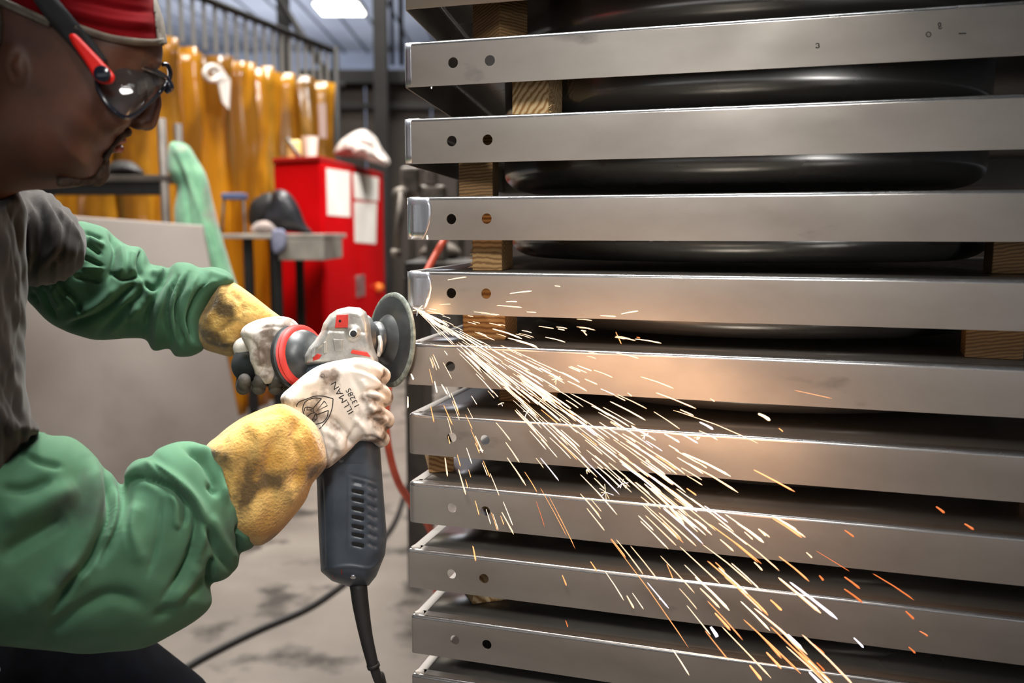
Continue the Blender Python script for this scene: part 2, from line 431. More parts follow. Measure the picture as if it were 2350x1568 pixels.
for k in range(ns): curtain_strip(Lc * k / ns - .03, Lc * (k + 1) / ns + .02, k)
M_galv = mat('galvanised_steel', (140, 138, 134), (104, 102, 100), rough=.45, metal=.6, scale=12)
rz_ = ztop + .30
tube('rail', [cA + Vector((0, 0, rz_)), cB + cdir * .1 + Vector((0, 0, rz_))], .026, M_beam, cur, 10)
nh = 26
M_strip = mat('hanging_strap', (120, 118, 114), rough=.8)
for i in range(nh):
    s = Lc * (i + .5) / nh; p = cA + cdir * s
    box('hook', (p.x - .012, p.y - .006, ztop - .02), (p.x + .012, p.y + .006, rz_), M_strip, cur, .002)
tube('end_post', [cB + Vector((.03, .05, 0)), cB + Vector((.03, .05, rz_ + .03))], .03, M_beam, cur, 10)
M_white = mat('white_paper', (232, 228, 220), (214, 208, 200), rough=.7, scale=3)
def quad_sheet(name, pts, m, parent=None, th=.004):
    vs_ = [Vector(p) for p in pts]; n = (vs_[1] - vs_[0]).cross(vs_[3] - vs_[0]).normalized()
    return prism(name, vs_, [v + n * th for v in vs_], m, parent)
# white tag hung over the curtain
def cur_at(px, py, off=.12):
    # point on a plane parallel to the curtain, towards the camera
    d = P(px, py, 1.) - CAMP; o = cA + cn * off; o = Vector((o.x, o.y, 0)); nn = cn
    if nn.dot(d) == 0: return P(px, py, 5)
    t = (o - CAMP).dot(nn) / d.dot(nn); return CAMP + d * t
ring = [cur_at(486 + 17 * math.cos(a), 168 + 17 * math.sin(a)) for a in np.linspace(0, 2 * math.pi, 17)]
tg = empty('white_tag', cur_at(500, 200), 'white tag with a round hole hanging on the yellow curtain', 'tag')
tube('ring', ring, .016, M_white, tg, 8)
quad_sheet('tail', [cur_at(478, 150), cur_at(506, 150), cur_at(529, 185), cur_at(500, 192)], M_white, tg, .01)
quad_sheet('tail', [cur_at(500, 186), cur_at(529, 180), cur_at(526, 252), cur_at(512, 236)], M_white, tg, .01)
o = quad_sheet('pale_label', [cur_at(731, 237), cur_at(748, 237), cur_at(750, 318), cur_at(735, 316)], mat('pale_pink', (190, 165, 155)), None, .006)
tag(o, 'narrow pale pink strip label on the right end of the yellow curtain', 'label')

# ================================================================ LEANING STEEL PLATE
M_plate = mat('mill_plate', (196, 186, 178), (166, 154, 146), rough=.42, metal=.15, scale=1.3, c3=(150, 136, 130), c3scale=1., bump=.08, bscale=200)
YL = 3.7
q = [P(20, 486, YL), P(462, 517, YL), P(600, 1287, YL + .0), P(20, 1287, YL)]
q[2].z = q[3].z = 0.0
pl = prism('steel_plate', q, [v + Vector((0, .03, 0)) for v in q], M_plate, None, .004)
tag(pl, 'large bare steel plate with slanted edge standing behind the left arm', 'plate')
# plate trestle
for s in (.2, .6):
    c = q[3].lerp(q[2], s); r = empty('plate_stand', (c.x, YL + .2, 0), ['low dark angle stand behind the left half of the steel plate', 'low dark angle stand behind the right half of the steel plate'][s > .5], 'stand')
    box('foot', (c.x - .03, YL + .031, 0), (c.x + .03, YL + .5, .04), M_beam, r); prism('upright', [(c.x - .03, YL + .031, .04), (c.x + .03, YL + .031, .04), (c.x + .03, YL + .07, .04), (c.x - .03, YL + .07, .04)], [(c.x - .03, YL + .031, .6), (c.x + .03, YL + .031, .6), (c.x + .03, YL + .07, .6), (c.x - .03, YL + .07, .6)], M_beam, r)

# ================================================================ RACK WITH SHELF, JACKET
M_rack = mat('worn_grey_steel', (98, 90, 84), (74, 68, 63), rough=.5, metal=.4, scale=9)
YR = 4.1
xa = P(60, 400, YR).x; xb = P(376, 400, YR).x; zs = P(300, 402, YR).z; ztp = P(370, 272, YR).z
rk = empty('shelf_rack', ((xa + xb) / 2, YR, 0), 'worn grey steel shelf rack behind the man\'s chin', 'rack')
for x in (xa, xb):
    for dy in (0, .2): tube('post', [(x, YR + dy, 0), (x, YR + dy, ztp)], .02, M_rack, rk, 10)
box('shelf', (xa - .02, YR - .02, zs - .03), (xb + .02, YR + .22, zs), M_rack, rk, .004)
box('shelf', (xa - .02, YR - .02, .3), (xb + .02, YR + .22, .33), M_rack, rk, .004)
box('front_rail', (xa, YR - .012, zs - .09), (xb, YR + .01, zs - .03), M_beam, rk, .003)
M_black = mat('black_rubber', (34, 32, 32), (24, 23, 23), rough=.6, scale=20)
M_greyc = mat('grey_cloth', (150, 146, 140), (96, 92, 90), rough=.9, scale=9)
for i, (pts, nm, lb, mt) in enumerate((([(240, 390), (256, 362), (292, 358), (318, 372), (326, 392)], 'bump_cap', 'dark hat lying on the grey rack shelf', M_black), ([(160, 392), (178, 366), (214, 366), (232, 392)], 'folded_rag', 'grey folded rag on the rack shelf behind the chin', M_greyc))):
    cx = sum(p[0] for p in pts) / len(pts)
    o = organic('hard_hat' if i == 0 else nm, inflate(pts, 60, 18), (pts[0][0] - 20, 330, -80), (pts[-1][0] + 20, 410, 80), 3, YR + .1, mt)
    dz = zs - min((v.co.z for v in o.data.vertices)); 
    for v in o.data.vertices: v.co.z += dz
    tag(o, lb, 'hat' if i == 0 else 'rag')
M_jack = mat('mint_canvas', (134, 186, 148), (104, 152, 122), rough=.95, scale=14, sheen=.2, c3=(150, 138, 130), c3scale=5, c3pos=.6)
YJ = 3.87
jpoly = [(388, 332), (408, 326), (432, 334), (450, 362), (474, 404), (490, 470), (508, 540), (532, 620), (560, 720), (500, 735), (450, 690), (420, 600), (404, 540), (400, 480), (408, 430), (398, 416), (386, 390)]
jk = organic('welding_jacket', inflate(jpoly, 48, 34), (370, 310, -60), (580, 750, 60), 4, YJ, M_jack, None,
    [([(410, 350), (438, 420), (470, 520), (500, 640)], 7, 8), ([(400, 360), (424, 430), (440, 520), (470, 620)], 6, -9), ([(436, 380), (462, 470), (492, 570), (520, 680)], 5, -8)], 2)
tag(jk, 'pale green canvas welding jacket hung over the end of the rack', 'jacket')
r = empty('coat_stand', (P(440, 600, YJ).x, YJ + .2, 0), 'thin steel coat stand carrying the pale green jacket', 'stand')
cx_ = P(415, 400, YJ).x
tube('pole', [(cx_, YJ + .09, .02), (cx_, YJ + .09, P(415, 345, YJ).z)], .014, M_beam, r, 8)
lathe('foot', (cx_, YJ + .12, 0), (0, 0, 1), [(0, .11), (.02, .10), (.025, .03)], M_beam, r, 24)
tube('arm', [(cx_, YJ + .09, P(415, 345, YJ).z), (cx_ + .03, YJ + .03, P(415, 350, YJ).z)], .012, M_beam, r, 8)

# ================================================================ WORK TABLE AND THINGS ON IT
M_top = mat('worn_table_top', (188, 180, 170), (150, 142, 134), rough=.45, metal=.3, scale=6)
YT = 4.75
xa = P(505, 540, YT).x; xb = P(745, 540, YT).x; zt_ = P(620, 537, YT).z; zb_ = P(700, 598, YT).z
tb = empty('work_table', ((xa + xb) / 2, YT + .3, 0), 'grey steel work table in front of the red cabinet', 'table')
box('table_top', (xa, YT, zt_ - .025), (xb, YT + .62, zt_), M_top, tb, .004)
box('drawer', ((xa * .45 + xb * .55), YT + .002, zb_), (xb - .002, YT + .5, zt_ - .026), M_top, tb, .006)
for x in (P(562, 540, YT).x, P(628, 540, YT).x):
    for y in (YT + .05, YT + .56): box('leg', (x - .022, y - .022, 0), (x + .022, y + .022, zt_ - .026), M_beam, tb)
def on_table(name, pts, W, R, Y, m, label, cat, z, strokes=(), step=3):
    xs = [p[0] for p in pts]; ys = [p[1] for p in pts]
    o = organic(name, inflate(pts, W, R), (min(xs) - 12, min(ys) - 12, -W - 8), (max(xs) + 12, max(ys) + 12, W + 8), step, Y, m, None, strokes)
    dz = z - min(v.co.z for v in o.data.vertices)
    for v in o.data.vertices: v.co.z += dz
    o.data.update(); return tag(o, label, cat)
M_blk = mat('black_plastic_hood', (52, 52, 58), (30, 30, 33), rough=.4, scale=10)
hd = empty('welding_helmet', P(640, 525, YT + .2), 'black welding helmet resting on the grey work table', 'helmet')
o = organic('shell', inflate([(600, 530), (612, 475), (632, 446), (660, 450), (684, 480), (702, 524), (718, 545), (680, 543)], 45, 35), (585, 430, -60), (730, 560, 60), 3, YT + .2, M_blk, hd)
o2 = organic('headband', inflate([(572, 524), (572, 484), (590, 462), (622, 452), (640, 480), (622, 520), (600, 528)], 40, 28), (560, 440, -50), (650, 540, 50), 3, YT + .22, M_black, hd)
dz = zt_ - min(v.co.z for v in o.data.vertices)
for ob in (o, o2):
    for v in ob.data.vertices: v.co.z += dz
M_blue = mat('blue_grey_paint', (92, 104, 140), rough=.5)
# small stool-like holder with bluish top at table's left
hl = empty('torch_holder', P(540, 525, YT + .15), 'small wire torch holder with blue grey top on left of table', 'holder')
zA = P(540, 450, YT + .15).z
for px in (507, 563):
    p = P(px, 520, YT + .15); tp_ = P(px + (8 if px < 540 else -6), 452, YT + .15); tube('leg', [(p.x, p.y, zt_), (tp_.x, tp_.y, zA)], .008, M_galv, hl, 8)
a = P(512, 450, YT + .15); b = P(562, 450, YT + .15); box('blue_top', (a.x, a.y - .04, zA - .02), (b.x, b.y + .06, zA + .015), M_blue, hl, .008)
on_table('rag_bundle', [(578, 532), (582, 512), (606, 504), (626, 512), (634, 532)], 18, 14, YT + .06, mat('pinkish_rag', (196, 176, 168), (150, 140, 138), rough=.9, scale=18), 'crumpled pinkish rag in front of the helmet on the table', 'rag', zt_)
o = organic('blue_cloth', inflate([(624, 530), (648, 526), (658, 540), (654, 570), (632, 584), (624, 566)], 9, 10), (615, 518, -20), (668, 592, 20), 2.5, YT - .025, mat('lilac_cloth', (150, 152, 176), (120, 122, 146), rough=.95, scale=14)); tag(o, 'lilac grey cloth draped over the front edge of the table', 'cloth')

# ================================================================ RED CABINET
M_red = mat('red_enamel', (196, 3, 12), (176, 2, 9), spec=.15, rough=.45, scale=1.5)
M_redd = mat('red_enamel_side', (158, 5, 10), (142, 4, 8), rough=.45, scale=1.5)
Cn = P(735, 362, 5.45); Lf = P(627, 367, 5.62); Rt = P(878, 400, 7.0); zc = Cn.z
Cn, Lf, Rt = [Vector((v.x, v.y, 0)) for v in (Cn, Lf, Rt)]; Bk = Lf + Rt - Cn
cb = empty('red_cabinet', (Cn + Bk) / 2, 'tall red steel cabinet with white papers on its front', 'cabinet')
def up(v, z): return Vector((v.x, v.y, z))
prism('body', [up(v, .03) for v in (Cn, Rt, Bk, Lf)], [up(v, zc - .02) for v in (Cn, Rt, Bk, Lf)], M_red, cb, .01)
ins = [v + ((Cn + Bk) / 2 - v).normalized() * -.015 for v in (Cn, Rt, Bk, Lf)]
prism('top_lid', [up(v, zc - .02) for v in ins], [up(v, zc + .01) for v in ins], M_redd, cb, .006)
rd = (Rt - Cn).normalized(); rn = Vector((rd.y, -rd.x, 0))
Lr = (Rt - Cn).length
if rn.dot(-Cn) < 0: rn = -rn
def face_pt(px, py, off=.012):
    d = P(px, py, 1.) - CAMP; o = Cn + rn * off; t = (o - CAMP).dot(rn) / d.dot(rn); return CAMP + d * t
for s0, s1 in ((.02, .49), (.51, .98)):
    a = Cn + rd * Lr * s0 + rn * .001; b = Cn + rd * Lr * s1 + rn * .001
    dr = prism('door', [up(a, .08), up(b, .08), up(b + rn * .008, .08), up(a + rn * .008, .08)], [up(a, zc - .05), up(b, zc - .05), up(b + rn * .008, zc - .05), up(a + rn * .008, zc - .05)], M_red, cb, .002)
    hp = Cn + rd * Lr * (.46 if s0 < .3 else .54) + rn * .012
    box('handle', (hp.x - .01, hp.y - .01, .9), (hp.x + .02, hp.y + .012, 1.05), M_galv, dr, .003)
for i, (x0_, y0_, x1_, y1_, x2_, y2_, x3_, y3_, lb) in enumerate(((749, 386, 803, 394, 804, 498, 752, 494, 'white paper sheet taped on the red cabinet, nearest the corner'),
        (810, 397, 869, 408, 868, 462, 814, 456, 'upper right white paper on the red cabinet front'), (813, 463, 865, 466, 863, 560, 815, 556, 'lower right white paper on the red cabinet front'))):
    o = quad_sheet('paper_sheet', [face_pt(x0_, y0_), face_pt(x1_, y1_), face_pt(x2_, y2_), face_pt(x3_, y3_)], M_white, None, .002)
    tag(o, lb, 'paper', 'papers on the red cabinet')
kp = face_pt(872, 660, .03); o = lathe('orange_knob', kp, (-.6, -.8, 0), [(-.03, .012), (0, .03), (.03, .034), (.045, .02)], mat('orange_plastic', (226, 120, 40), rough=.4), cb, 20)
M_bag = mat('white_plastic_bag', (222, 212, 204), (140, 132, 128), rough=.5, scale=11, lo=.4, hi=.62, bump=.6, bscale=14, bdist=.02)
on_table('plastic_bag', [(765, 366), (782, 338), (812, 318), (838, 312), (862, 330), (876, 356), (894, 382), (888, 396), (860, 388), (820, 378), (780, 372)], 70, 30, 6.3, M_bag, 'crumpled white plastic bag on top of the red cabinet', 'bag', zc + .01,
         [([(790, 350), (830, 330), (860, 350)], 5, 6), ([(820, 345), (850, 352), (880, 375)], 5, -8), ([(800, 370), (835, 355), (850, 380)], 4, 5)])
M_cup = mat('paper_cup', (226, 222, 208), rough=.6)
p = P(712, 345, 5.85); hgt = .15
o = lathe('paper_cup', (p.x, p.y, zc + .01), (0, 0, 1), [(0, .036), (.005, .038), (hgt, .054), (hgt + .004, .056), (hgt, .050), (.012, .034)], M_cup, None, 24); tag(o, 'white paper cup on top of the red cabinet', 'cup')
p = P(676, 345, 5.85)
o = lathe('glass_jar', (p.x, p.y, zc + .01), (0, 0, 1), [(0, .045), (.01, .05), (.12, .05), (.13, .042)], mat('cream_jar', (226, 200, 130), rough=.3), None, 24); tag(o, 'cream coloured jar left of the paper cup on red cabinet', 'jar')
o = tube('scoop_handle', [(p.x - .03, p.y - .06, zc + .15), (p.x + .06, p.y - .06, zc + .012)], .012, M_galv, None, 10); tag(o, 'grey metal tool leaning on the cream jar', 'tool')
# ================================================================ THINGS BEHIND THE STACK
M_cast = mat('grey_cast_iron', (168, 158, 148), (110, 102, 96), rough=.5, metal=.3, scale=16)
M_mach = mat('machine_grey', (96, 88, 82), (60, 55, 52), rough=.6, scale=6)
YV = 3.4
def V3(px, py, Y=YV): return P(px, py, Y)
bench = empty('machine_bench', (V3(1000, 640).x, YV + .2, 0), 'dark machine bench carrying the grey vise behind the pans', 'bench')
zb = V3(960, 600).z
box('bench_top', (V3(935, 600).x, YV - .1, zb - .06), (V3(1110, 600).x, YV + .45, zb), M_mach, bench, .005)
for x in (V3(950, 600).x, V3(1090, 600).x):
    for y in (YV - .05, YV + .4): box('leg', (x - .03, y - .03, 0), (x + .03, y + .03, zb - .06), M_mach, bench)
vz = empty('bench_vise', V3(950, 600), 'grey cast bench vise with hanging handle behind the third pan', 'vise')
box('jaw', (V3(918, 400).x, YV, V3(940, 445).z), (V3(962, 400).x, YV + .12, V3(940, 382).z), M_cast, vz, .012)
box('slide', (V3(960, 400).x, YV + .01, V3(940, 462).z), (V3(1010, 400).x, YV + .1, V3(940, 425).z), M_cast, vz, .01)
box('base', (V3(975, 400).x, YV, zb), (V3(1020, 400).x, YV + .14, V3(940, 425).z), M_cast, vz, .01)
box('rear_jaw', (V3(975, 400).x, YV, V3(940, 425).z), (V3(1000, 400).x, YV + .12, V3(940, 385).z), M_cast, vz, .01)
tube('handle', [V3(922, 440, YV - .02), V3(910, 580, YV - .02)], .014, M_cast, vz, 10)
tube('handle_ball', [V3(909.5, 572, YV - .02), V3(909, 590, YV - .02)], [.02, .02], M_cast, vz, 12)
tube('screw', [V3(912, 448, YV - .02), V3(940, 440, YV + .05)], .028, M_cast, vz, 12)
o = organic('casting', inflate([(965, 620), (985, 594), (1015, 588), (1048, 600), (1060, 622), (1030, 630)], 40, 16), (950, 575, -50), (1075, 640, 50), 3, YV + .3, M_cast)
dz = zb - min(v.co.z for v in o.data.vertices)
for v in o.data.vertices: v.co.z += dz
tag(o, 'pale grey casting lying on the dark bench behind the pans', 'casting')
o = box('pipe_beam', (V3(935, 380, 3.9).x, 3.9, V3(900, 393, 3.9).z), (V3(1060, 380, 3.9).x, 3.95, V3(900, 383, 3.9).z), M_rack, None, .004); o.name = 'wall_rail'
tag(o, 'thin grey rail running level behind the bench vise', 'rail')
for x in (V3(940, 380, 3.9).x, V3(1055, 380, 3.9).x):
    pp = box('post', (x - .015, 3.952, 0), (x + .015, 3.98, V3(900, 383, 3.9).z), M_rack, o)

# orange hose and dark cord
M_hose = mat('orange_hose', (232, 100, 70), (214, 84, 58), rough=.5, scale=20)
pts = [P(1024, 545, 2.15), P(1000, 585, 2.1), P(972, 640, 2.05), P(935, 730, 2.0), P(905, 820, 1.95), P(890, 900, 1.92), P(886, 980, 1.92), P(896, 1050, 1.94), P(915, 1110, 1.98), P(945, 1160, 2.05), P(1000, 1260, 2.2)]
pts.append(Vector((P(1040, 1400, 2.4).x, 2.4, .012))); pts.append(Vector((.3, 2.9, .012)))
pts = [Vector((P(1060, 480, 2.3).x, 2.5, P(1060, 470, 2.3).z)), *pts]
o = tube('air_hose', pts, .0085, M_hose, None, 10, per=6); tag(o, 'orange air hose hanging in a loop behind the grinder', 'hose')
M_cord = mat('black_cord', (44, 42, 42), (34, 33, 33), rough=.5, scale=20)
def F0(px, py, z=.009): return Pz(px, py, z)
o = tube('power_cord', [F0(250, 1640), F0(370, 1568), F0(470, 1508), F0(590, 1448), F0(700, 1400), F0(770, 1355), F0(810, 1320), F0(860, 1260), F0(905, 1200), F0(930, 1130), F0(965, 1030), F0(985, 960)], .0115, M_cord, None, 10, per=6)
tag(o, 'black power cord lying across the concrete floor', 'cord')
# floor joint line
jt = prism('trim_1', [Pz(150, 1498, .0005), Pz(152, 1502, .0005), Pz(402, 1572, .0005), Pz(404, 1568, .0005)], [Pz(150, 1498, .002), Pz(152, 1502, .002), Pz(402, 1572, .002), Pz(404, 1568, .002)], M_beam)
struct(jt)

# ================================================================ STACK OF SHEET METAL PANS
M_pan = mat('satin_steel', (148, 142, 135), (128, 121, 114), rough=.40, rough2=.5, metal=.42, scale=5, detail=6, bump=.10, bscale=900, bdist=.0006, stretch=(1, 1, 2.2), c3=(98, 94, 90), c3scale=9, c3pos=.66)
M_bend = mat('highlight_bend', (190, 188, 186), (170, 168, 166), rough=.2, rough2=.28, metal=.9, scale=30)  # lighter, glossier steel on the bend paints in the bright edge highlight
M_dish = mat('polished_dish', (170, 166, 160), (146, 142, 136), rough=.2, rough2=.3, metal=.9, scale=3)
M_sheet = mat('mill_sheet', (140, 136, 130), (112, 108, 103), rough=.26, rough2=.34, metal=.6, scale=4, detail=3)
M_ground = mat('bright_ground_steel', (226, 228, 234), (150, 152, 158), rough=.22, rough2=.4, metal=.9, scale=70, detail=2, stretch=(1, 1, .08), bump=.15, bscale=120, bdist=.0008)
ang = math.atan2(1.0075, 3.226); E1 = Vector((math.cos(ang), -math.sin(ang), 0)); E2v = Vector((math.sin(ang), math.cos(ang), 0))
YC = 1.10
def yfront(px):  # depth of the front flange plane at picture column px
    C = P(932, 532, YC); u = (px - CX) / F / CP
    # line C + t*E1 , x = u*y
    t = (u * C.y - C.x) / (E1.x - u * E1.y); return C.y + t * E1.y
LEN, DEP = 1.62, .86
trays = [  # left px, top y, bottom y, end direction vanishing x, corner radius, look
    (928, -80, 22, 1440, .005, 0), (928, 97, 201, 1440, .005, 1), (928, 272, 377, 1440, .005, 1), (930, 452, 551, 1500, .013, 2), (930, 622, 719, 1600, .013, 2),
    (930, 787, 882, 1700, .008, 0), (933, 949, 1041, 1810, .011, 0), (934, 1106, 1198, 1810, .011, 0), (935, 1259, 1347, 1810, .003, 0), (943, 1410, 1498, 1810, .003, 0), (944, 1546, 1632, 1810, .003, 0)]
holes = [None, [(1040, 144), (1124, 139)], [(1037, 324), (1119, 321)], [(1036, 503), (1117, 502)], [(1036, 673), (1116, 674)], [(1034, 841), (1113, 845)], [(1037, 1004), (1113, 1010)], [(1037, 1166), (1114, 1173)], [(1036, 1318), (1111, 1328)], [(1043, 1470), (1117, 1480)], [(1045, 1610), (1117, 1622)]]
lab = ['topmost steel pan, cut off by the top of the picture', 'second steel pan from the top, pencil marks at its right end', 'third steel pan from the top, with ground corner, splintered block above it',
       'fourth steel pan from the top, with polished corner above the one being ground', 'fifth steel pan from the top, its corner touched by the grinding disc', 'sixth steel pan from the top, glowing orange behind the dense sparks',
       'seventh steel pan from the top, with a dark folded corner and end grain block below', 'eighth steel pan from the top, bright light in its left hole', 'ninth steel pan from the top, resting on a pointed wood block',
       'tenth steel pan from the top, second from the bottom of the picture', 'lowest steel pan, mostly cut off by the bottom edge']
TZ = []
def pan(i):
    lx, ty, by, vx, rc, look = trays[i]
    C = P(lx, ty, YC); B = P(lx, by, YC); zt, zb = C.z, B.z; TZ.append((zt, zb)); h = zt - zb
    C = Vector((C.x, C.y, 0)); ed = Vector(((vx - CX) / F, 1.0075, 0)).normalized()
    r = empty('steel_pan', (C + E1 * .5 + E2v * .3) + Vector((0, 0, zb)), lab[i], 'steel pan', 'stacked sheet metal pans')
    # plan path: left rear -> corner (rounded) -> right
    rb = .0045; T = .0016
    phi = math.acos(max(-1, min(1, ed.dot(E1)))); tl = rc / math.tan(phi / 2); cen = C + E1 * tl + (E2v * rc if True else 0)
    nE = -E2v; nS = Vector((-ed.y, ed.x, 0)); a0 = math.atan2(nS.y, nS.x); a1 = math.atan2(nE.y, nE.x)
    if a0 < 0: a0 += 2 * math.pi
    if a1 < 0: a1 += 2 * math.pi
    path = []
    for s in (DEP, .5, .25, .1, .05): path.append((C + ed * s, nS))
    for k in range(9):
        a = a0 + (a1 - a0) * k / 8; n = Vector((math.cos(a), math.sin(a), 0)); path.append((cen + n * rc, n))
    xs = [.03, .06, .1, .14, .2, .3, .4, .5, .6, .7, .8, 1.0, 1.2, LEN]
    for x in xs: path.append((C + E1 * x, nE))
    prof = [(0, -h)] + [(0, -h * .5)] + [(rb - rb * math.cos(a), -rb + rb * math.sin(a)) for a in np.linspace(0, math.pi / 2, 7)] + [(.016, 0)]
    V = []; Fc = []; n = len(prof)
    for (p, nn) in path:
        for (d, z) in prof:
            q = p - nn * d; V.append((q.x, q.y, zt + z))
    for a in range(len(path) - 1):
        for b in range(n - 1):
            Fc.append((a * n + b, (a + 1) * n + b, (a + 1) * n + b + 1, a * n + b + 1))
    fl_ = mk('flange', V, Fc, M_pan, r, True)
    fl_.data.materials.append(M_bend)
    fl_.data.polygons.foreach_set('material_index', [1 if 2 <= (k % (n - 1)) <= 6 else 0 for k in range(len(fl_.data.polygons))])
    md = fl_.modifiers.new('t', 'SOLIDIFY'); md.thickness = T; md.offset = -1
    apply_mods(fl_)
    # normals check: outward should point away from inside
    if holes[i]:
        hs = []
        for (hx, hy) in holes[i]:
            yy = yfront(hx); c = P(hx, hy, yy); V2, F2 = tube_data([c - E2v * .012, c + E2v * .012], .0062, 28)
            hs.append((V2, F2))
        # matching pair in the end flange
        for s in (.07, .14):
            c = C + ed * s + Vector((0, 0, zt - h * .5)); nsv = nS; V2, F2 = tube_data([c - nsv * .012, c + nsv * .012], .0062, 20); hs.append((V2, F2))
        ct = merge('cutter', hs); bm = bmesh.new(); bm.from_mesh(ct.data); bmesh.ops.recalc_face_normals(bm, faces=bm.faces); bm.to_mesh(ct.data); bm.free()
        md = fl_.modifiers.new('h', 'BOOLEAN'); md.operation = 'DIFFERENCE'; md.object = ct; md.solver = 'EXACT'
        bpy.context.view_layer.update(); apply_mods(fl_); bpy.data.objects.remove(ct)
        if len(fl_.data.polygons): fl_.data.set_sharp_from_angle(angle=math.radians(40))
    # top sheet, flat above the added dish
    nu, nv = 24, 12; V = []; Fc = []
    for v in range(nv + 1):
        for u in range(nu + 1):
            x = .0085 + (LEN - .0085) * u / nu; y = .0085 + (DEP - .0085) * v / nv
            z = 0
            p = C + E1 * x + ed * y; V.append((p.x, p.y, zt - .0002 + z))
    for v in range(nv):
        for u in range(nu):
            a = v * (nu + 1) + u; Fc.append((a, a + 1, a + nu + 2, a + nu + 1))
    ts = mk('top_sheet', V, Fc, M_sheet, r, True); md = ts.modifiers.new('t', 'SOLIDIFY'); md.thickness = .0014; md.offset = -1
    # round belly added under the sheet, shaped to catch highlight arcs
    V = []; Fc = []; nr, na = 26, 72; dcn = C + E1 * .42 + ed * .33
    znx = P(trays[min(i + 1, len(trays) - 1)][0], trays[min(i + 1, len(trays) - 1)][1], YC).z; D = min(.081, zt - znx - .006)
    dpr = [(1, 0), (.998, -D * .3), (.996, -D * .62)] + [(.996 - .13 * (1 - math.cos(q)), -D * .62 - D * .33 * math.sin(q)) for q in np.linspace(.1, math.pi / 2, 14)] + [(rq, -D * (.95 + .05 * (1 - rq))) for rq in (.8, .65, .5, .35, .2, .1, .03, .005)]
    nr = len(dpr)
    for a in range(nr):
        rr, z = dpr[a]
        for b in range(na):
            th = 2 * math.pi * b / na; p = dcn + E1 * (.33 * rr * math.cos(th)) + E2v * (.275 * rr * math.sin(th)); V.append((p.x, p.y, zt - .0018 + z))
    for a in range(nr - 1):
        for b in range(na): Fc.append((a * na + b, (a + 1) * na + b, (a + 1) * na + (b + 1) % na, a * na + (b + 1) % na))
    if i < len(trays) - 1: mk('highlight_dish', V, Fc, M_dish, r, True)
    # rear and right-hand flanges
    for nm, A_, B_ in (('rear_flange', C + ed * DEP, C + ed * DEP + E1 * LEN), ('side_flange', C + E1 * LEN, C + E1 * LEN + ed * DEP)):
        dn = (B_ - A_).normalized(); nn = Vector((-dn.y, dn.x, 0)) * .0016
        prism(nm, [up(v, zb) for v in (A_, B_, B_ - nn, A_ - nn)], [up(v, zt - .0005) for v in (A_, B_, B_ - nn, A_ - nn)], M_pan, r)
    if look:
        # ground weld at the corner: bright skin over the corner bend
        V = []; Fc = []; hh = [-.001, -h * .2, -h * .4, -h * .6, -h * .8, -h + .0008]
        k0 = 3 if look == 1 else 0
        for j, z in enumerate(hh):
            row = []
            wdt = (.0045 if look == 1 else .026 * (1 - .55 * (j / 5) ** 2 - .25 * (1 - j / 5) ** 4))
            for k in range(0, 9):
                a = a0 + (a1 - a0) * k / 8; nn = Vector((math.cos(a), math.sin(a), 0)); q = cen + nn * (rc + .0004); row.append(q)
            for s in (.2, .5, .8, 1.):
                row.append(cen + nE * (rc + .0004) + E1 * wdt * s)
            for q in row: V.append((q.x, q.y, zt + z))
        m_ = 13
        for j in range(5):
            for k in range(m_ - 1): Fc.append((j * m_ + k, (j + 1) * m_ + k, (j + 1) * m_ + k + 1, j * m_ + k + 1))
        g = mk('ground_corner', V, Fc, M_ground, r, True); g['label'] = 'bright ground corner'
        g.modifiers.new('t', 'SOLIDIFY').thickness = .0004
    return r
roots = [pan(i) for i in range(len(trays))]
# pencil marks on the second pan
M_ink = mat('pencil_mark', (38, 34, 32), rough=.9)
tm_ = BVHTree.FromPolygons([v.co.copy() for v in [c for c in roots[1].children if c.name.startswith('flange')][0].data.vertices], [tuple(p.vertices) for p in [c for c in roots[1].children if c.name.startswith('flange')][0].data.polygons])
def PM(x, y): return on_surf(tm_, x, y, .0001)[0] or P(x, y, yfront(x))
def arc_mark(cx, cy, rx, ry, a0, a1, parent, n=14):
    pts = []
    for a in np.linspace(math.radians(a0), math.radians(a1), n):
        x, y = cx + rx * math.cos(a), cy + ry * math.sin(a); pts.append(PM(x, y))
    return tube_data(pts, .0005, 5)
merge('pencil_mark', [arc_mark(2131, 79, 5.5, 5.5, 0, 360, None)], M_ink, roots[1])
merge('pencil_mark', [arc_mark(2156, 56, 3, 4, 120, 400, None), arc_mark(2158, 63, 3.5, 3, 0, 300, None)], M_ink, roots[1])
a = PM(2200, 77); b = PM(2217, 76.5); V2, F2 = tube_data([a, b], .0006, 5); merge('pencil_mark', [(V2, F2)], M_ink, roots[1])
merge('pencil_mark', [arc_mark(1876, 102, 3.5, 2.5, 160, 420, None), arc_mark(1876, 107, 4, 3, -60, 160, None)], M_ink, roots[1])

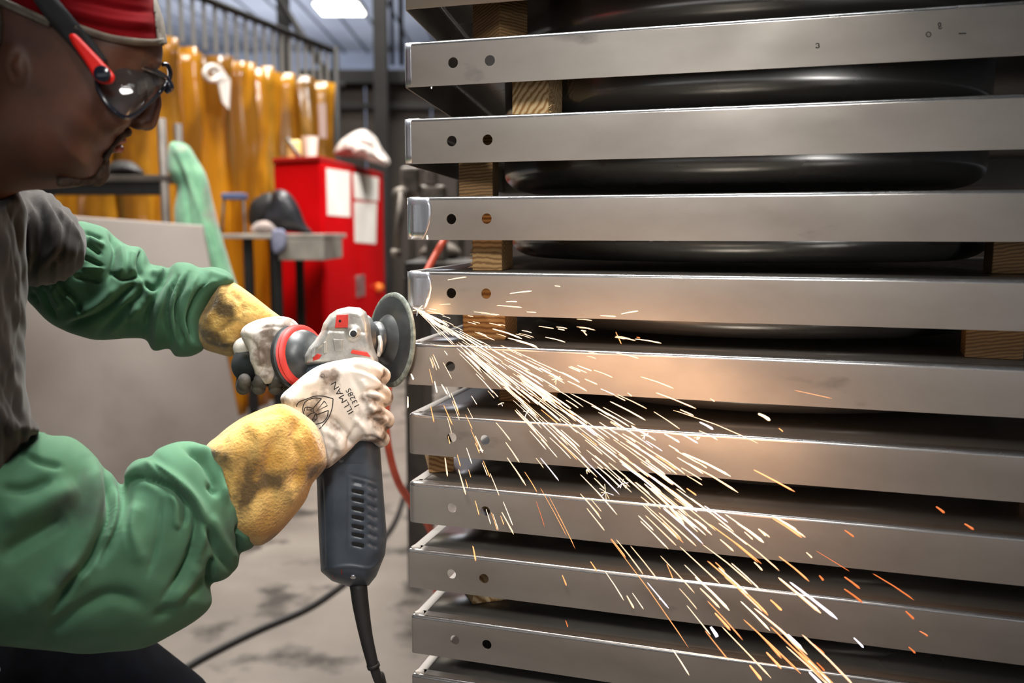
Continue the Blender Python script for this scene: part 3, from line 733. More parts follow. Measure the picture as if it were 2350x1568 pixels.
# ---------------------------------------------------------------- wood blocks between the pans
def wood(name, base, dark, sc):
    m = bpy.data.materials.new(name); m.use_nodes = True; N = m.node_tree.nodes; L = m.node_tree.links; b = N['Principled BSDF']
    tc = N.new('ShaderNodeTexCoord'); mp = N.new('ShaderNodeMapping'); mp.inputs['Rotation'].default_value = sc[1]; mp.inputs['Scale'].default_value = sc[0]
    w = N.new('ShaderNodeTexWave'); w.wave_type = 'RINGS'; w.inputs['Scale'].default_value = 1.; w.inputs['Distortion'].default_value = 4.; w.inputs['Detail'].default_value = 3
    n = N.new('ShaderNodeTexNoise'); n.inputs['Scale'].default_value = 260; r = N.new('ShaderNodeValToRGB')
    r.color_ramp.elements[0].color = (*lin(dark), 1); r.color_ramp.elements[1].color = (*lin(base), 1); r.color_ramp.elements[0].position = .1; r.color_ramp.elements[1].position = .75
    L.new(tc.outputs['Object'], mp.inputs[0]); L.new(mp.outputs[0], w.inputs[0]); L.new(mp.outputs[0], n.inputs[0])
    mx = N.new('ShaderNodeMixRGB'); mx.blend_type = 'MULTIPLY'; mx.inputs[0].default_value = .35
    L.new(w.outputs['Fac'], r.inputs[0]); L.new(r.outputs[0], mx.inputs[1]); L.new(n.outputs['Fac'], mx.inputs[2]); L.new(mx.outputs[0], b.inputs['Base Color'])
    bp = N.new('ShaderNodeBump'); bp.inputs['Strength'].default_value = .5; bp.inputs['Distance'].default_value = .001; L.new(w.outputs['Fac'], bp.inputs['Height']); L.new(bp.outputs[0], b.inputs['Normal'])
    b.inputs['Roughness'].default_value = .8; return m
W1 = wood('pine_endgrain', (186, 148, 96), (136, 98, 56), ((60, 60, 60), (0.3, .2, .9)))
W2 = wood('pine_dark', (142, 108, 66), (104, 76, 44), ((50, 50, 90), (.5, .1, .2)))
W3 = wood('pine_bright', (236, 206, 156), (176, 128, 72), ((80, 80, 50), (.1, .6, .3)))
def block(g, pa, ya, pb, yb, depth, m, label, low=False):
    """g = gap index: stands on pan g+1, carries the sheet of pan g; (pa,ya),(pb,yb) front corners"""
    z0 = TZ[g + 1][0] + .0002 if g + 1 < len(TZ) else TZ[g][1] - .04; z1 = TZ[g][1] - .0002 if low else TZ[g][0] - .002
    py = 532 + (H - z0) * F / ya
    A = P(pa, py, ya); B = P(pb, py, yb); A = Vector((A.x, A.y, 0)); B = Vector((B.x, B.y, 0))
    d = (B - A).normalized(); n = Vector((-d.y, d.x, 0))
    if n.y < 0: n = -n
    o = prism('wood_block', [up(v, z0) for v in (A, B, B + n * depth, A + n * depth)], [up(v, z1) for v in (A, B, B + n * depth, A + n * depth)], m, None, .0012)
    return tag(o, label, 'wood block', 'pine blocks between the pans'), A, B, n, z0, z1
def YF(px, off): return yfront(px) + off
block(0, 1147, YF(1147, .05), 1211, YF(1211, .085), .06, W2, 'dark pine block at the top, between the first and second pans')
_, A, B, n, z0, z1 = block(1, 1175, YF(1175, .055), 1258, YF(1258, .05), .05, W3, 'splintered bright pine block between the second and third pans')
def splinters(A, B, z0, z1, side, m, parent, cnt=26):
    bm = bmesh.new()
    for k in range(cnt):
        z = z0 + (z1 - z0) * random.random(); base = B if side > 0 else A; dr = (B - A).normalized() * side
        t = random.random() * .012; p = base - dr * .003 + Vector((0, 0, z)) + n * t
        tip = p + dr * random.uniform(.004, .010) + Vector((0, -random.uniform(0, .004), random.uniform(-.003, .003)))
        w = random.uniform(.0006, .0014); v = [bm.verts.new(p + Vector(q)) for q in ((0, -w, -w), (0, w, -w), (0, 0, w * 1.3))]; tv = bm.verts.new(tip)
        bm.faces.new(v)
        for i in range(3): bm.faces.new((v[i], v[(i + 1) % 3], tv))
    o = bm_obj('splinters', bm, m, parent); o['kind'] = 'stuff'; return o
splinters(A, B, z0, z0 + .042, 1, W3, _)
block(2, 1053, YF(1053, .05), 1131, YF(1131, .06), .085, W2, 'two faced pine block with sloping grain between the third and fourth pans')
_, A, B, n, z0, z1 = block(3, 1084, YF(1084, .035), 1152, YF(1152, .04), .08, W1, 'pine block with ring grain and ragged left edge below the fourth pan')
splinters(A, B, z0, z0 + .042, -1, W1, _)
block(4, 1062, YF(1062, .06), 1159, YF(1159, .065), .08, W1, 'pine block lit orange by the sparks below the fifth pan')
block(5, 1145, YF(1145, .12), 1250, YF(1250, .10), .035, W2, 'pine block behind the spark spray below the sixth pan', True)
block(6, 985, YF(985, .05), 1042, YF(1042, .065), .09, W1, 'small end grain pine block below the seventh pan', True)
block(7, 1180, YF(1180, .17), 1230, YF(1230, .22), .06, W1, 'barely visible pine block corner below the eighth pan')
block(8, 1085, YF(1085, .055), 1168, YF(1168, .085), .05, W3, 'pointed pine block standing on the tenth pan')
block(9, 1075, YF(1075, .16), 1150, YF(1150, .20), .06, W1, 'hidden pine block between the two lowest pans', True)
block(4, 2213, YF(2213, .055), 2349, YF(2349, .05), .05, W2, 'large pine block at the right end below the fifth pan')
for g, lb in ((3, 'dim pine block at far right below the fourth pan'), (6, 'dim pine block at far right below the seventh pan')):
    c = P(932, 532, YC) + E1 * (.67 if g == 3 else .715) + E2v * .13; z0 = TZ[g + 1][0] + .0002; z1 = TZ[g][0] - .002
    q_ = [c, c + E1 * .07, c + E1 * .07 + E2v * .05, c + E2v * .05]
    o = prism('wood_block', [up(v, z0) for v in q_], [up(v, z1) for v in q_], W2, None, .0012); tag(o, lb, 'wood block', 'pine blocks between the pans')
# trestle that carries the stack
zt2 = TZ[-1][1] - .001; c0 = P(932, 532, YC); c0.z = 0
tr_ = empty('steel_trestle', c0 + E1 * .7 + E2v * .4, 'dark steel trestle under the stack of pans, below the picture', 'trestle')
for s in (.12, 1.3):
    a = c0 + E1 * s + E2v * .03; b = a + E2v * .75
    q_ = [a, a + E1 * .06, b + E1 * .06, b]; prism('beam', [up(v, zt2 - .06) for v in q_], [up(v, zt2) for v in q_], M_beam, tr_)
    for e in (a, b - E2v * .06):
        q2 = [e, e + E1 * .06, e + E1 * .06 + E2v * .06, e + E2v * .06]; prism('leg', [up(v, 0) for v in q2], [up(v, zt2 - .06) for v in q2], M_beam, tr_)
# ================================================================ ANGLE GRINDER
M_alu = mat('cast_aluminium', (186, 184, 178), (150, 148, 143), rough=.42, metal=.55, scale=60, bump=.35, bscale=420, bdist=.0008)
M_slate = mat('slate_plastic', (66, 74, 84), (56, 63, 72), rough=.42, scale=40, bump=.12, bscale=900, bdist=.0004)
M_slot = mat('slot_shade', (10, 10, 11), rough=.9)  # flat black painted in for the shade inside slots and holes
M_rb = mat('black_pad', (52, 55, 56), (40, 42, 43), rough=.38, scale=60, bump=.2, bscale=700, bdist=.0004)
M_rim = mat('abrasive_edge', (128, 134, 124), (88, 94, 88), rough=.8, scale=160, bump=.6, bscale=600, bdist=.0008)
M_redp = mat('red_rubber', (196, 50, 40), (170, 40, 32), rough=.5, scale=30)
M_scr = mat('screw_steel', (200, 200, 205), rough=.2, metal=1.)
YG = 1.09
gr = empty('angle_grinder', P(800, 950, YG), 'slate and silver angle grinder held upright by both gloved hands, disc on the pan corner', 'angle grinder')
hpoly = [(692, 842), (693, 815), (706, 796), (722, 782), (736, 762), (742, 742), (756, 722), (774, 710), (800, 704), (826, 706), (840, 716), (850, 742), (853, 772), (859, 800), (868, 822), (869, 842)]
fh = union([inflate(hpoly, 64, 15, False), ell((810, 764, -56), (19, 19, 14)), caps([(700, 835, -40), (700, 812, -40)], [9, 6])], 3)
organic('gear_housing', fh, (680, 692, -90), (882, 856, 90), 2.6, YG, M_alu, gr,
        [([(740, 758), (792, 760), (850, 764)], 3, -2), ([(726, 800), (742, 785), (756, 760)], 3, 2.5)], 1)
fb = inflate([(690, 845), (692, 838), (730, 822), (775, 806), (800, 806), (840, 815), (869, 836), (871, 860), (872, 1100), (700, 1100)], 70, 45, False)
organic('slate_collar', fb, (680, 796, -86), (884, 1112, 86), 4, YG, M_slate, gr)
bpoly = [(722, 1040), (727, 1110), (731, 1220), (736, 1312), (762, 1334), (804, 1348), (846, 1345), (864, 1322), (884, 1272), (888, 1232), (880, 1130), (872, 1020), (860, 940), (760, 940)]
vs_st = []
for k, y in enumerate([1107, 1127, 1146, 1167, 1187, 1208, 1227, 1249]): vs_st.append(([(809, y - 1), (835, y + 5)], 4.5, -5))
for k, y in enumerate([1112, 1134, 1156, 1178, 1200, 1222, 1244]): vs_st.append(([(844, y + 2), (866, y + 12)], 4, -5))
vs_st += [([(739, 1100), (742, 1200), (745, 1300)], 3, -2.5), ([(803, 1090), (870, 1108)], 3, -2), ([(801, 1095), (799, 1262)], 3, 2), ([(745, 1306), (800, 1300), (850, 1304), (882, 1275)], 4, 3)]
mb = organic('motor_body', inflate(bpoly, 68, 42, False), (712, 930, -84), (900, 1360, 84), 2.8, YG, M_slate, gr, vs_st, 2)
tb_ = bvh(mb)
for k, y in enumerate([1127, 1146, 1167, 1187, 1208, 1227, 1249]):
    c = [on_surf(tb_, x_, y_, .0004)[0] for x_, y_ in ((807, y - 5), (835, y), (835, y + 8), (807, y + 2))]
    if None not in c:
        c2 = [v + Vector((0, .0035, 0)) for v in c]; bm = bmesh.new(); add_hull(bm, c, c2); bm_obj('vent_slot', bm, M_slot, mb)
def disc_on(tree, px, py, r, m, parent, name, lift=.001, th=.003, seg=20):
    c, n = on_surf(tree, px, py, lift)
    if c is None: return
    return lathe(name, c - n * th, n, [(0, r), (th * .7, r), (th, r * .8), (th, .0002)], m, parent, seg)
disc_on(tb_, 810, 1326, .0042, M_scr, gr, 'screw'); disc_on(tb_, 783, 1057, .0036, M_scr, gr, 'screw')
c = [on_surf(tb_, x_, y_, .001)[0] for x_, y_ in ((762, 1322), (784, 1308), (786, 1318), (768, 1330))]
if None not in c:
    bm = bmesh.new(); add_hull(bm, c, [v + Vector((0, .003, 0)) for v in c]); bm_obj('red_tab', bm, M_redp, gr)
th_ = bvh(bpy.data.objects['gear_housing'])
def patch(tree, pts, m, parent, name, lift=.002, depth=.006, bev=.0006):
    c = [on_surf(tree, x_, y_, lift)[0] for x_, y_ in pts]
    if None in c: return None
    bm = bmesh.new(); add_hull(bm, c, [v + Vector((0, depth, 0)) for v in c]); o = bm_obj(name, bm, m, parent)
    if bev: bevel(o, bev)
    return o
patch(th_, [(772, 723), (798, 722), (797, 752), (768, 753)], M_redp, gr, 'lock_button', .004)
disc_on(th_, 780, 737, .0016, M_slot, gr, 'button_hole', .0045, .001)
disc_on(th_, 810, 765, .0058, M_alu, gr, 'threaded_boss', .002); disc_on(th_, 811, 766, .0040, M_slot, gr, 'threaded_hole', .0026, .001)
patch(th_, [(742, 786), (749, 783), (750, 810), (742, 813)], M_alu, gr, 'housing_rib', .0025)
patch(th_, [(764, 778), (787, 780), (783, 806), (768, 806)], M_alu, gr, 'housing_rib', .0022)
patch(th_, [(716, 800), (724, 793), (722, 818), (714, 822)], M_alu, gr, 'housing_rib', .002)
patch(th_, [(704, 834), (728, 812), (738, 815), (732, 824)], M_redp, gr, 'air_vent', .002)
patch(th_, [(808, 803), (842, 809), (850, 820), (804, 811)], M_redp, gr, 'air_vent', .003)
# spindle and disc
ax = Vector((.81, .575, -.10)).normalized(); dc_ = P(897, 780, 1.128)
lathe('spindle_collar', dc_, ax, [(-.060, .026), (-.046, .030), (-.036, .030), (-.032, .024), (-.026, .020), (-.022, .0225), (-.018, .0225), (-.016, .016), (-.008, .014)], M_rb, gr)
disc = lathe('grinding_disc', dc_, ax, [(-.018, .004), (-.018, .016), (-.0145, .023), (-.009, .029), (-.0055, .032), (-.0045, .040), (-.003, .052), (-.0015, .0562), (.004, .056), (.004, .004)], M_rb, gr, 72)
lathe('abrasive_rim', dc_, ax, [(-.0020, .0555), (-.0024, .0575), (-.0012, .0600), (.0016, .0606), (.0035, .058), (.0045, .03), (.0048, .004)], M_rim, disc, 72)
a = P(872, 774, 1.045); tube('guard_lever', [P(871, 772, 1.055), P(874, 790, 1.05), P(872, 806, 1.05), P(868, 818, 1.05)], [.0025, .0028, .0034, .0022], M_alu, gr, 8)
# side handle
ha = Vector((-.84, .53, -.2)).normalized(); h0 = P(722, 812, 1.075)
lathe('side_handle', h0, ha, [(0, .012), (.004, .022), (.010, .029), (.016, .032), (.020, .034), (.0262, .037), (.028, .0402), (.033, .0402), (.036, .032), (.041, .018), (.055, .017), (.08, .019), (.105, .018), (.120, .021), (.126, .022), (.132, .018), (.135, .006)], M_rb, gr, 48)
lathe('red_ring', h0, ha, [(.0160, .0325), (.0175, .0365), (.0200, .0385), (.0215, .0372), (.0228, .0372), (.0245, .0392), (.0262, .038), (.0266, .034)], M_redp, gr, 48)
# strain relief and its cord
sr = [P(822, 1340, YG - .005), P(828, 1390, YG - .008), P(840, 1460, YG - .012), P(853, 1515, YG - .015), P(856, 1527, YG - .015)]
tube('strain_relief', sr, [.0112, .0105, .0085, .0075, .0072], M_black, gr, 16, per=5)
tube('strain_lip', [P(855.5, 1524, YG - .015), P(858, 1532, YG - .015)], [.0083, .0083], M_black, gr, 16)
e = P(880, 1590, YG)
tube('cord', [P(857, 1528, YG - .015), P(868, 1560, YG - .012), e, Vector((e.x + .03, e.y + .03, .5)), Vector((e.x + .05, 1.3, .15)), Vector((e.x - .05, 1.55, .012)), Vector((-.7, 1.7, .012)), Vector((-1.3, 1.5, .012))], .0062, M_cord, gr, 10, per=8)

# ================================================================ THE WORKER
M_skin = mat('tan_skin', (84, 48, 31), (66, 37, 24), rough=.55, scale=30, bump=.15, bscale=500, bdist=.0006)
M_hair = mat('dark_stubble', (44, 32, 26), (74, 60, 50), rough=.9, scale=220, bump=1., bscale=900, bdist=.001)
M_green = mat('green_sateen', (82, 122, 94), (66, 104, 78), rough=.85, sheen=.08, spec=.25, scale=9, detail=6, bump=.18, bscale=1500, bdist=.0003, c3=(62, 70, 62), c3scale=7, c3pos=.58)
M_cuffm = mat('gold_split_leather', (212, 174, 100), (172, 126, 48), rough=.95, sheen=.3, scale=26, detail=8, bump=1., bscale=300, bdist=.002, c3=(88, 68, 34), c3scale=19, c3pos=.5)
M_glove = mat('pearl_leather', (226, 218, 208), (206, 196, 184), rough=.68, scale=22, bump=.25, bscale=350, bdist=.0006, c3=(112, 96, 84), c3scale=28, c3pos=.495)
M_glove2 = mat('dark_leather', (108, 102, 96), (66, 63, 60), rough=.75, scale=30, bump=.3, bscale=300, bdist=.0008, c3=(52, 50, 48), c3scale=24, c3pos=.5)  # darker leather for the curled left fingers
M_shirt = mat('charcoal_jersey', (54, 48, 44), (42, 38, 35), rough=.95, scale=30, sheen=.1, bump=.2, bscale=1400, bdist=.0003)
M_jean = mat('dark_denim', (14, 16, 22), (9, 10, 14), spec=.1, rough=.95, scale=40)
M_capr = mat('maroon_cotton', (104, 6, 12), (72, 3, 8), spec=.1, rough=.95, scale=10)
M_trim = mat('grey_trim', (120, 112, 100), (92, 86, 78), rough=.9, scale=60)
M_strap = mat('black_strap', (26, 26, 28), rough=.8)
man = empty('person', (-.62, 1.02, 0), 'man in maroon cap, goggles, charcoal shirt and green sleeves leaning over the grinder', 'person')
YH = .87
# --- body: head and neck in one surface, running down into the shirt
hp_ = [(-70, -100), (30, -138), (160, -130), (255, -95), (322, -40), (358, 30), (370, 90), (374, 122), (368, 150), (350, 172), (336, 202), (322, 236), (308, 266), (296, 290), (287, 304), (276, 316), (266, 334), (256, 348), (244, 358), (238, 378), (228, 402), (206, 420), (172, 430), (120, 434), (40, 440), (-40, 462), (-130, 520), (-240, 600), (-330, 480), (-190, 300), (-112, 190), (-120, 60), (-108, -40)]
fs = [inflate(hp_, 166, 150), caps([(350, 182, 0), (352, 240, 0), (338, 277, 0)], [15, 20, 24]),
      ell((318, 284, -20), (20, 15, 16)), ell((318, 284, 20), (20, 15, 16)), ell((272, 322, 0), (17, 7, 34)), ell((263, 342, 0), (17, 9, 30)), ell((220, 390, 0), (26, 32, 48)),
      ell((350, 146, -44), (20, 12, 42)), ell((350, 146, 44), (20, 12, 42)), ell((252, 262, -98), (54, 46, 36)), ell((252, 262, 98), (54, 46, 36)),
      ell((34, 150, -162), (26, 48, 16), -.25), caps([(0, 340, 0), (-170, 470, 20), (-300, 640, 40)], [100, 112, 170])]
fh_ = union(fs, 12)
for s in (-1, 1):
    fh_ = subtract(fh_, ell((334, 190, 66 * s), (20, 18, 26)), 10); fh_ = subtract(fh_, ell((324, 300, 14 * s), (9, 5, 6)), 3)
fh_ = subtract(fh_, caps([(290, 331, 0), (262, 333, -30), (250, 338, -46)], [2.5, 2.2, 1.5]), 3)
body = organic('body', fh_, (-500, -170, -260), (390, 860, 260), 6, YH, M_skin, man, [([(40, 120), (22, 150), (38, 185)], 8, -6), ([(296, 292), (275, 300), (262, 322)], 5, -5)], 1)
for s in (-1, 1):
    p = P(318, 191, YH + 62 * s * YH / F); lathe('eye', p - Vector((.0085, 0, 0)), (1, 0, -.2), [(0, .001), (.001, .005), (.004, .008), (.008, .009), (.012, .008), (.015, .005), (.0165, .001)], mat('eye_white', (190, 180, 170), rough=.2), body, 20)
fm = union([caps([(292, 304, -4), (274, 312, -30), (254, 338, -50), (244, 362, -48)], [9, 12, 9, 8]), caps([(292, 304, 4), (274, 312, 30), (254, 338, 50), (244, 362, 48)], [9, 12, 9, 8]), caps([(292, 303, -14), (292, 303, 14)], [10, 10])], 6)
organic('moustache', fm, (225, 285, -70), (310, 380, 70), 3, YH, M_hair, body)
organic('lips', union([caps([(283, 322, 0), (272, 326, -26), (255, 334, -42)], [7, 6, 2.5]), caps([(276, 342, 0), (266, 343, -24), (252, 340, -38)], [8.5, 7.5, 3]), caps([(283, 322, 0), (272, 326, 26), (255, 334, 42)], [7, 6, 2.5]), caps([(276, 342, 0), (266, 343, 24), (252, 340, 38)], [8.5, 7.5, 3])], 2), (235, 308, -55), (300, 358, 55), 2, YH, mat('lip_skin', (136, 66, 56), rough=.45), body)
organic('goatee', union([ell((222, 393, 0), (31, 36, 56)), ell((238, 366, 0), (12, 16, 36)), caps([(200, 410, -50), (140, 418, -90)], [16, 12]), caps([(200, 410, 50), (140, 418, 90)], [16, 12])], 14), (110, 330, -120), (262, 440, 120), 4, YH, M_hair, body)
hair_poly = smooth_poly([(-180, -110), (-30, -30), (4, 20), (6, 90), (-14, 150), (-20, 215), (-60, 262), (-130, 258), (-200, 150)])
organic('short_hair', lambda X, Y, D: np.maximum(inflate(hp_, 166, 150)(X, Y, D) - 5, poly_sdf(hair_poly, X[:, :, 0], Y[:, :, 0])[:, :, None]), (-220, -130, -190), (30, 300, 190), 6, YH, M_hair, body)
# --- cap
cp = [(-150, -60), (-80, -30), (15, 6), (70, 32), (118, 55), (175, 66), (240, 85), (300, 97), (350, 101), (378, 97), (384, 60), (383, 10), (372, -50), (330, -120), (240, -180), (100, -210), (-60, -190), (-140, -130)]
fhd_ = inflate(hp_, 166, 150)
cp2_ = smooth_poly([(-320, -90), (-240, -80), (-150, -62), (-80, -34), (15, 6), (70, 32), (118, 55), (175, 66), (240, 85), (300, 97), (350, 101), (384, 97), (420, 90), (430, -60), (400, -240), (0, -300), (-320, -240)])
fc = lambda X, Y, D: np.maximum(fhd_(X, Y, D) - 9, poly_sdf(cp2_, X[:, :, 0], Y[:, :, 0])[:, :, None])
capst = [([(150, 20), (250, 45), (355, 55)], 9, 5), ([(140, 40), (250, 66), (355, 75)], 6, -6), ([(160, -10), (260, 15), (350, 28)], 7, -6), ([(100, -40), (240, -20), (350, -5)], 10, 6)]
cap_o = organic('cap', fc, (-280, -230, -190), (400, 120, 190), 5, YH, M_capr, man, capst, 1)
organic('cap_front_trim', lambda X, Y, D: np.maximum(np.maximum(fc(X, Y, D) - 4, 356 - X + .1 * (Y - 50)), -40 - Y), (340, -60, -150), (400, 115, 150), 3.5, YH, M_trim, cap_o, [([(365, 0), (372, 40), (368, 90)], 4, -3)], 1)
tc_ = bvh(cap_o); tbd = bvh(body)
def surf2(px, py, lift):
    c = [on_surf(t_, px, py, lift)[0] for t_ in (tc_, tbd)]; c = [v for v in c if v is not None]
    return min(c, key=lambda v: (v - CAMP).length) if c else P(px, py, YH - .06)
def ribbon(name, pts, w, m, parent, lift=.002, th=.002, n=16):
    pp = catmull([(a, b, 0) for a, b in pts], 6); V = []; Fc = []
    rows = []
    for i, p in enumerate(pp):
        t = (pp[min(i + 1, len(pp) - 1)] - pp[max(i - 1, 0)]).normalized(); nn = Vector((-t.y, t.x, 0)); rows.append([surf2(p.x + nn.x * w * s, p.y + nn.y * w * s, lift) for s in (-.5, -.25, 0, .25, .5)])
    for _ in range(2):
        rows = [rows[0]] + [[(rows[i - 1][k] + rows[i][k] * 2 + rows[i + 1][k]) / 4 for k in range(5)] for i in range(1, len(rows) - 1)] + [rows[-1]]
    for r_ in rows: V += r_
    for i in range(len(rows) - 1):
        for k in range(4): Fc.append((i * 5 + k, i * 5 + k + 1, i * 5 + k + 6, i * 5 + k + 5))
    o = mk(name, V, Fc, m, parent, True); md = o.modifiers.new('t', 'SOLIDIFY'); md.thickness = th; md.offset = 0
    return o
ribbon('cap_band', [(-60, -28), (15, 8), (70, 33), (116, 54)], 17, M_trim, cap_o, .002, .003)
ribbon('cap_band', [(172, 62), (240, 84), (300, 95), (350, 98), (374, 94)], 15, M_trim, cap_o, .002, .003)
# --- goggles
gg = ribbon('goggle_strap', [(70, -60), (105, 0), (145, 50), (190, 100), (228, 152)], 46, M_strap, man, .004, .003)
M_frame = mat('goggle_frame', (22, 24, 34), rough=.18, coat=.5); M_lens = mat('smoked_lens', (120, 122, 124), rough=.06, trans=.85, alpha=.75)
organic('goggle_arm', inflate([(158, 82), (166, 77), (178, 82), (214, 118), (258, 166), (263, 182), (256, 192), (240, 193), (220, 184), (196, 145), (168, 104)], 9, 9), (150, 68, -16), (272, 202, 16), 1.8, YH - .079, mat('bright_red_arm', (214, 24, 14), rough=.35), gg)
p = P(236, 170, YH - .085); lathe('pivot', p, (0, -1, 0), [(0, .0068), (.003, .0068), (.0036, .006), (.0036, .0003)], M_frame, gg, 24)
def gp(x, y, d): return P(x, y, YH + d * YH / F)
for s, nm in ((1, 'near'), (-1, 'far')):
    loop = [(222, 186, -158), (228, 210, -164), (252, 245, -164), (284, 269, -150), (310, 262, -118), (340, 238, -70), (366, 212, -24), (382, 190, -8), (372, 176, -14), (340, 164, -66), (304, 150, -108), (268, 138, -138), (242, 150, -152)]
    L3 = [gp(x, y, d * s) for x, y, d in loop]
    cl = catmull(L3 + [L3[0]], 5)
    fo = tube('frame', cl, .0022, M_frame, gg, 8)
    cen = sum(L3, Vector()) / len(L3); cen = cen + Vector((.010, -.006 * s, -.004)); ring_ = cl[:-1]; V = []; n = len(ring_)
    for t in (1, .8, .6, .4, .2):
        k = 1 - t * t
        for v in ring_: V.append(cen.lerp(v, t) + Vector((.004, -.004 * s, 0)) * k)
    V.append(cen + Vector((.004, -.004 * s, 0))); Fc = []
    for r_ in range(4):
        for k in range(n): Fc.append((r_ * n + k, r_ * n + (k + 1) % n, (r_ + 1) * n + (k + 1) % n, (r_ + 1) * n + k))
    for k in range(n): Fc.append((4 * n + k, 4 * n + (k + 1) % n, 5 * n))
    mk('lens', V, Fc, M_lens, fo, True)
tube('nose_bridge', [gp(380, 188, -8), gp(390, 193, 0), gp(380, 188, 8)], .003, M_frame, gg, 8)
tube('brow_bar', [gp(372, 148, -2), gp(384, 150, 6), gp(391, 168, 14), gp(386, 190, 12)], .0022, M_frame, gg, 8, per=4)
tube('brow_bar', [gp(268, 137, -138), gp(304, 148, -112), gp(345, 160, -66), gp(378, 178, -10), gp(391, 200, -2), gp(380, 213, -4)], [.003, .0034, .0034, .003, .0034, .002], M_frame, gg, 8, per=4)

# --- shirt
YS = .98
torso = [(-520, 470), (-300, 430), (-120, 410), (0, 434), (40, 430), (58, 480), (62, 560), (63, 650), (58, 760), (60, 860), (66, 930), (70, 1000), (40, 1120), (0, 1300), (-20, 1480), (-40, 1560), (-560, 1560), (-600, 1000)]
slv = [(-60, 430), (20, 430), (60, 426), (92, 434), (122, 450), (150, 474), (182, 508), (197, 545), (200, 575), (192, 602), (172, 628), (134, 648), (60, 658), (-60, 640)]
slr = [(-200, 640), (-60, 620), (10, 660), (30, 760), (48, 880), (70, 950), (90, 986), (70, 1004), (30, 1022), (-20, 1040), (-200, 1060)]
fsu = union([inflate(torso, 330, 220, True, -110), inflate(slv, 150, 75, True, 190), inflate(slr, 150, 110, True, -230)], 25)
shst = [([(8, 440), (40, 520), (56, 600), (60, 680)], 7, -12), ([(30, 445), (62, 500), (68, 570), (60, 630)], 7, 10), ([(60, 440), (95, 490), (100, 560), (72, 630)], 8, -9), ([(90, 445), (130, 510), (132, 560), (100, 610)], 8, 7),
        ([(110, 460), (150, 520), (150, 570), (120, 610)], 6, -7), ([(150, 500), (175, 550), (165, 600)], 8, 6), ([(0, 520), (30, 640), (40, 760)], 12, 14), ([(20, 560), (48, 680), (46, 800), (30, 900)], 9, -12), ([(0, 700), (20, 820), (50, 920)], 12, 10), ([(0, 860), (30, 930), (60, 980)], 9, -9), ([(-30, 900), (10, 960), (40, 1010)], 10, 8), ([(120, 470), (155, 505), (190, 560)], 5, 5)]
organic('shirt', fsu, (-640, 360, -520), (225, 1620, 420), 7, YS, M_shirt, man, shst, 2, 0, lambda V: 1.7 * np.sin(V[:, 0] * .17 - V[:, 1] * .05 + 2.2 * np.sin(V[:, 1] * .012) + V[:, 2] * .03) + 1.6 * np.sin(V[:, 0] * .31 + V[:, 1] * .02))
# --- trousers and boots in real space
def world_net(name, f, lo, hi, st, m, parent, it=2):
    V, Q = surface_net(f, lo, hi, st); V = lap(V, Q, it); return mk(name, V, Q, m, parent, True)
legs = union([caps([(-.78, .98, 1.0), (-.76, .98, .86)], [.15, .17]), caps([(-.72, 1.10, .86), (-.50, 1.20, .655), (-.50, 1.24, .36), (-.54, 1.24, .10)], [.12, .078, .066, .058]), caps([(-.78, .86, .86), (-.70, .84, .5), (-.90, .84, .12)], [.12, .08, .06])], .03)
world_net('trousers', legs, (-1.05, .6, .03), (-.36, 1.4, 1.2), .018, M_jean, man)
for (bx, by) in ((-.54, 1.24), (-.90, .84)):
    world_net('work_boot', union([caps([(bx - .03, by, .17), (bx - .03, by, .07)], [.068, .062]), caps([(bx - .05, by, .05), (bx + .16, by, .045)], [.05, .045])], .03), (bx - .14, by - .1, .0), (bx + .24, by + .1, .26), .01, M_black, man)

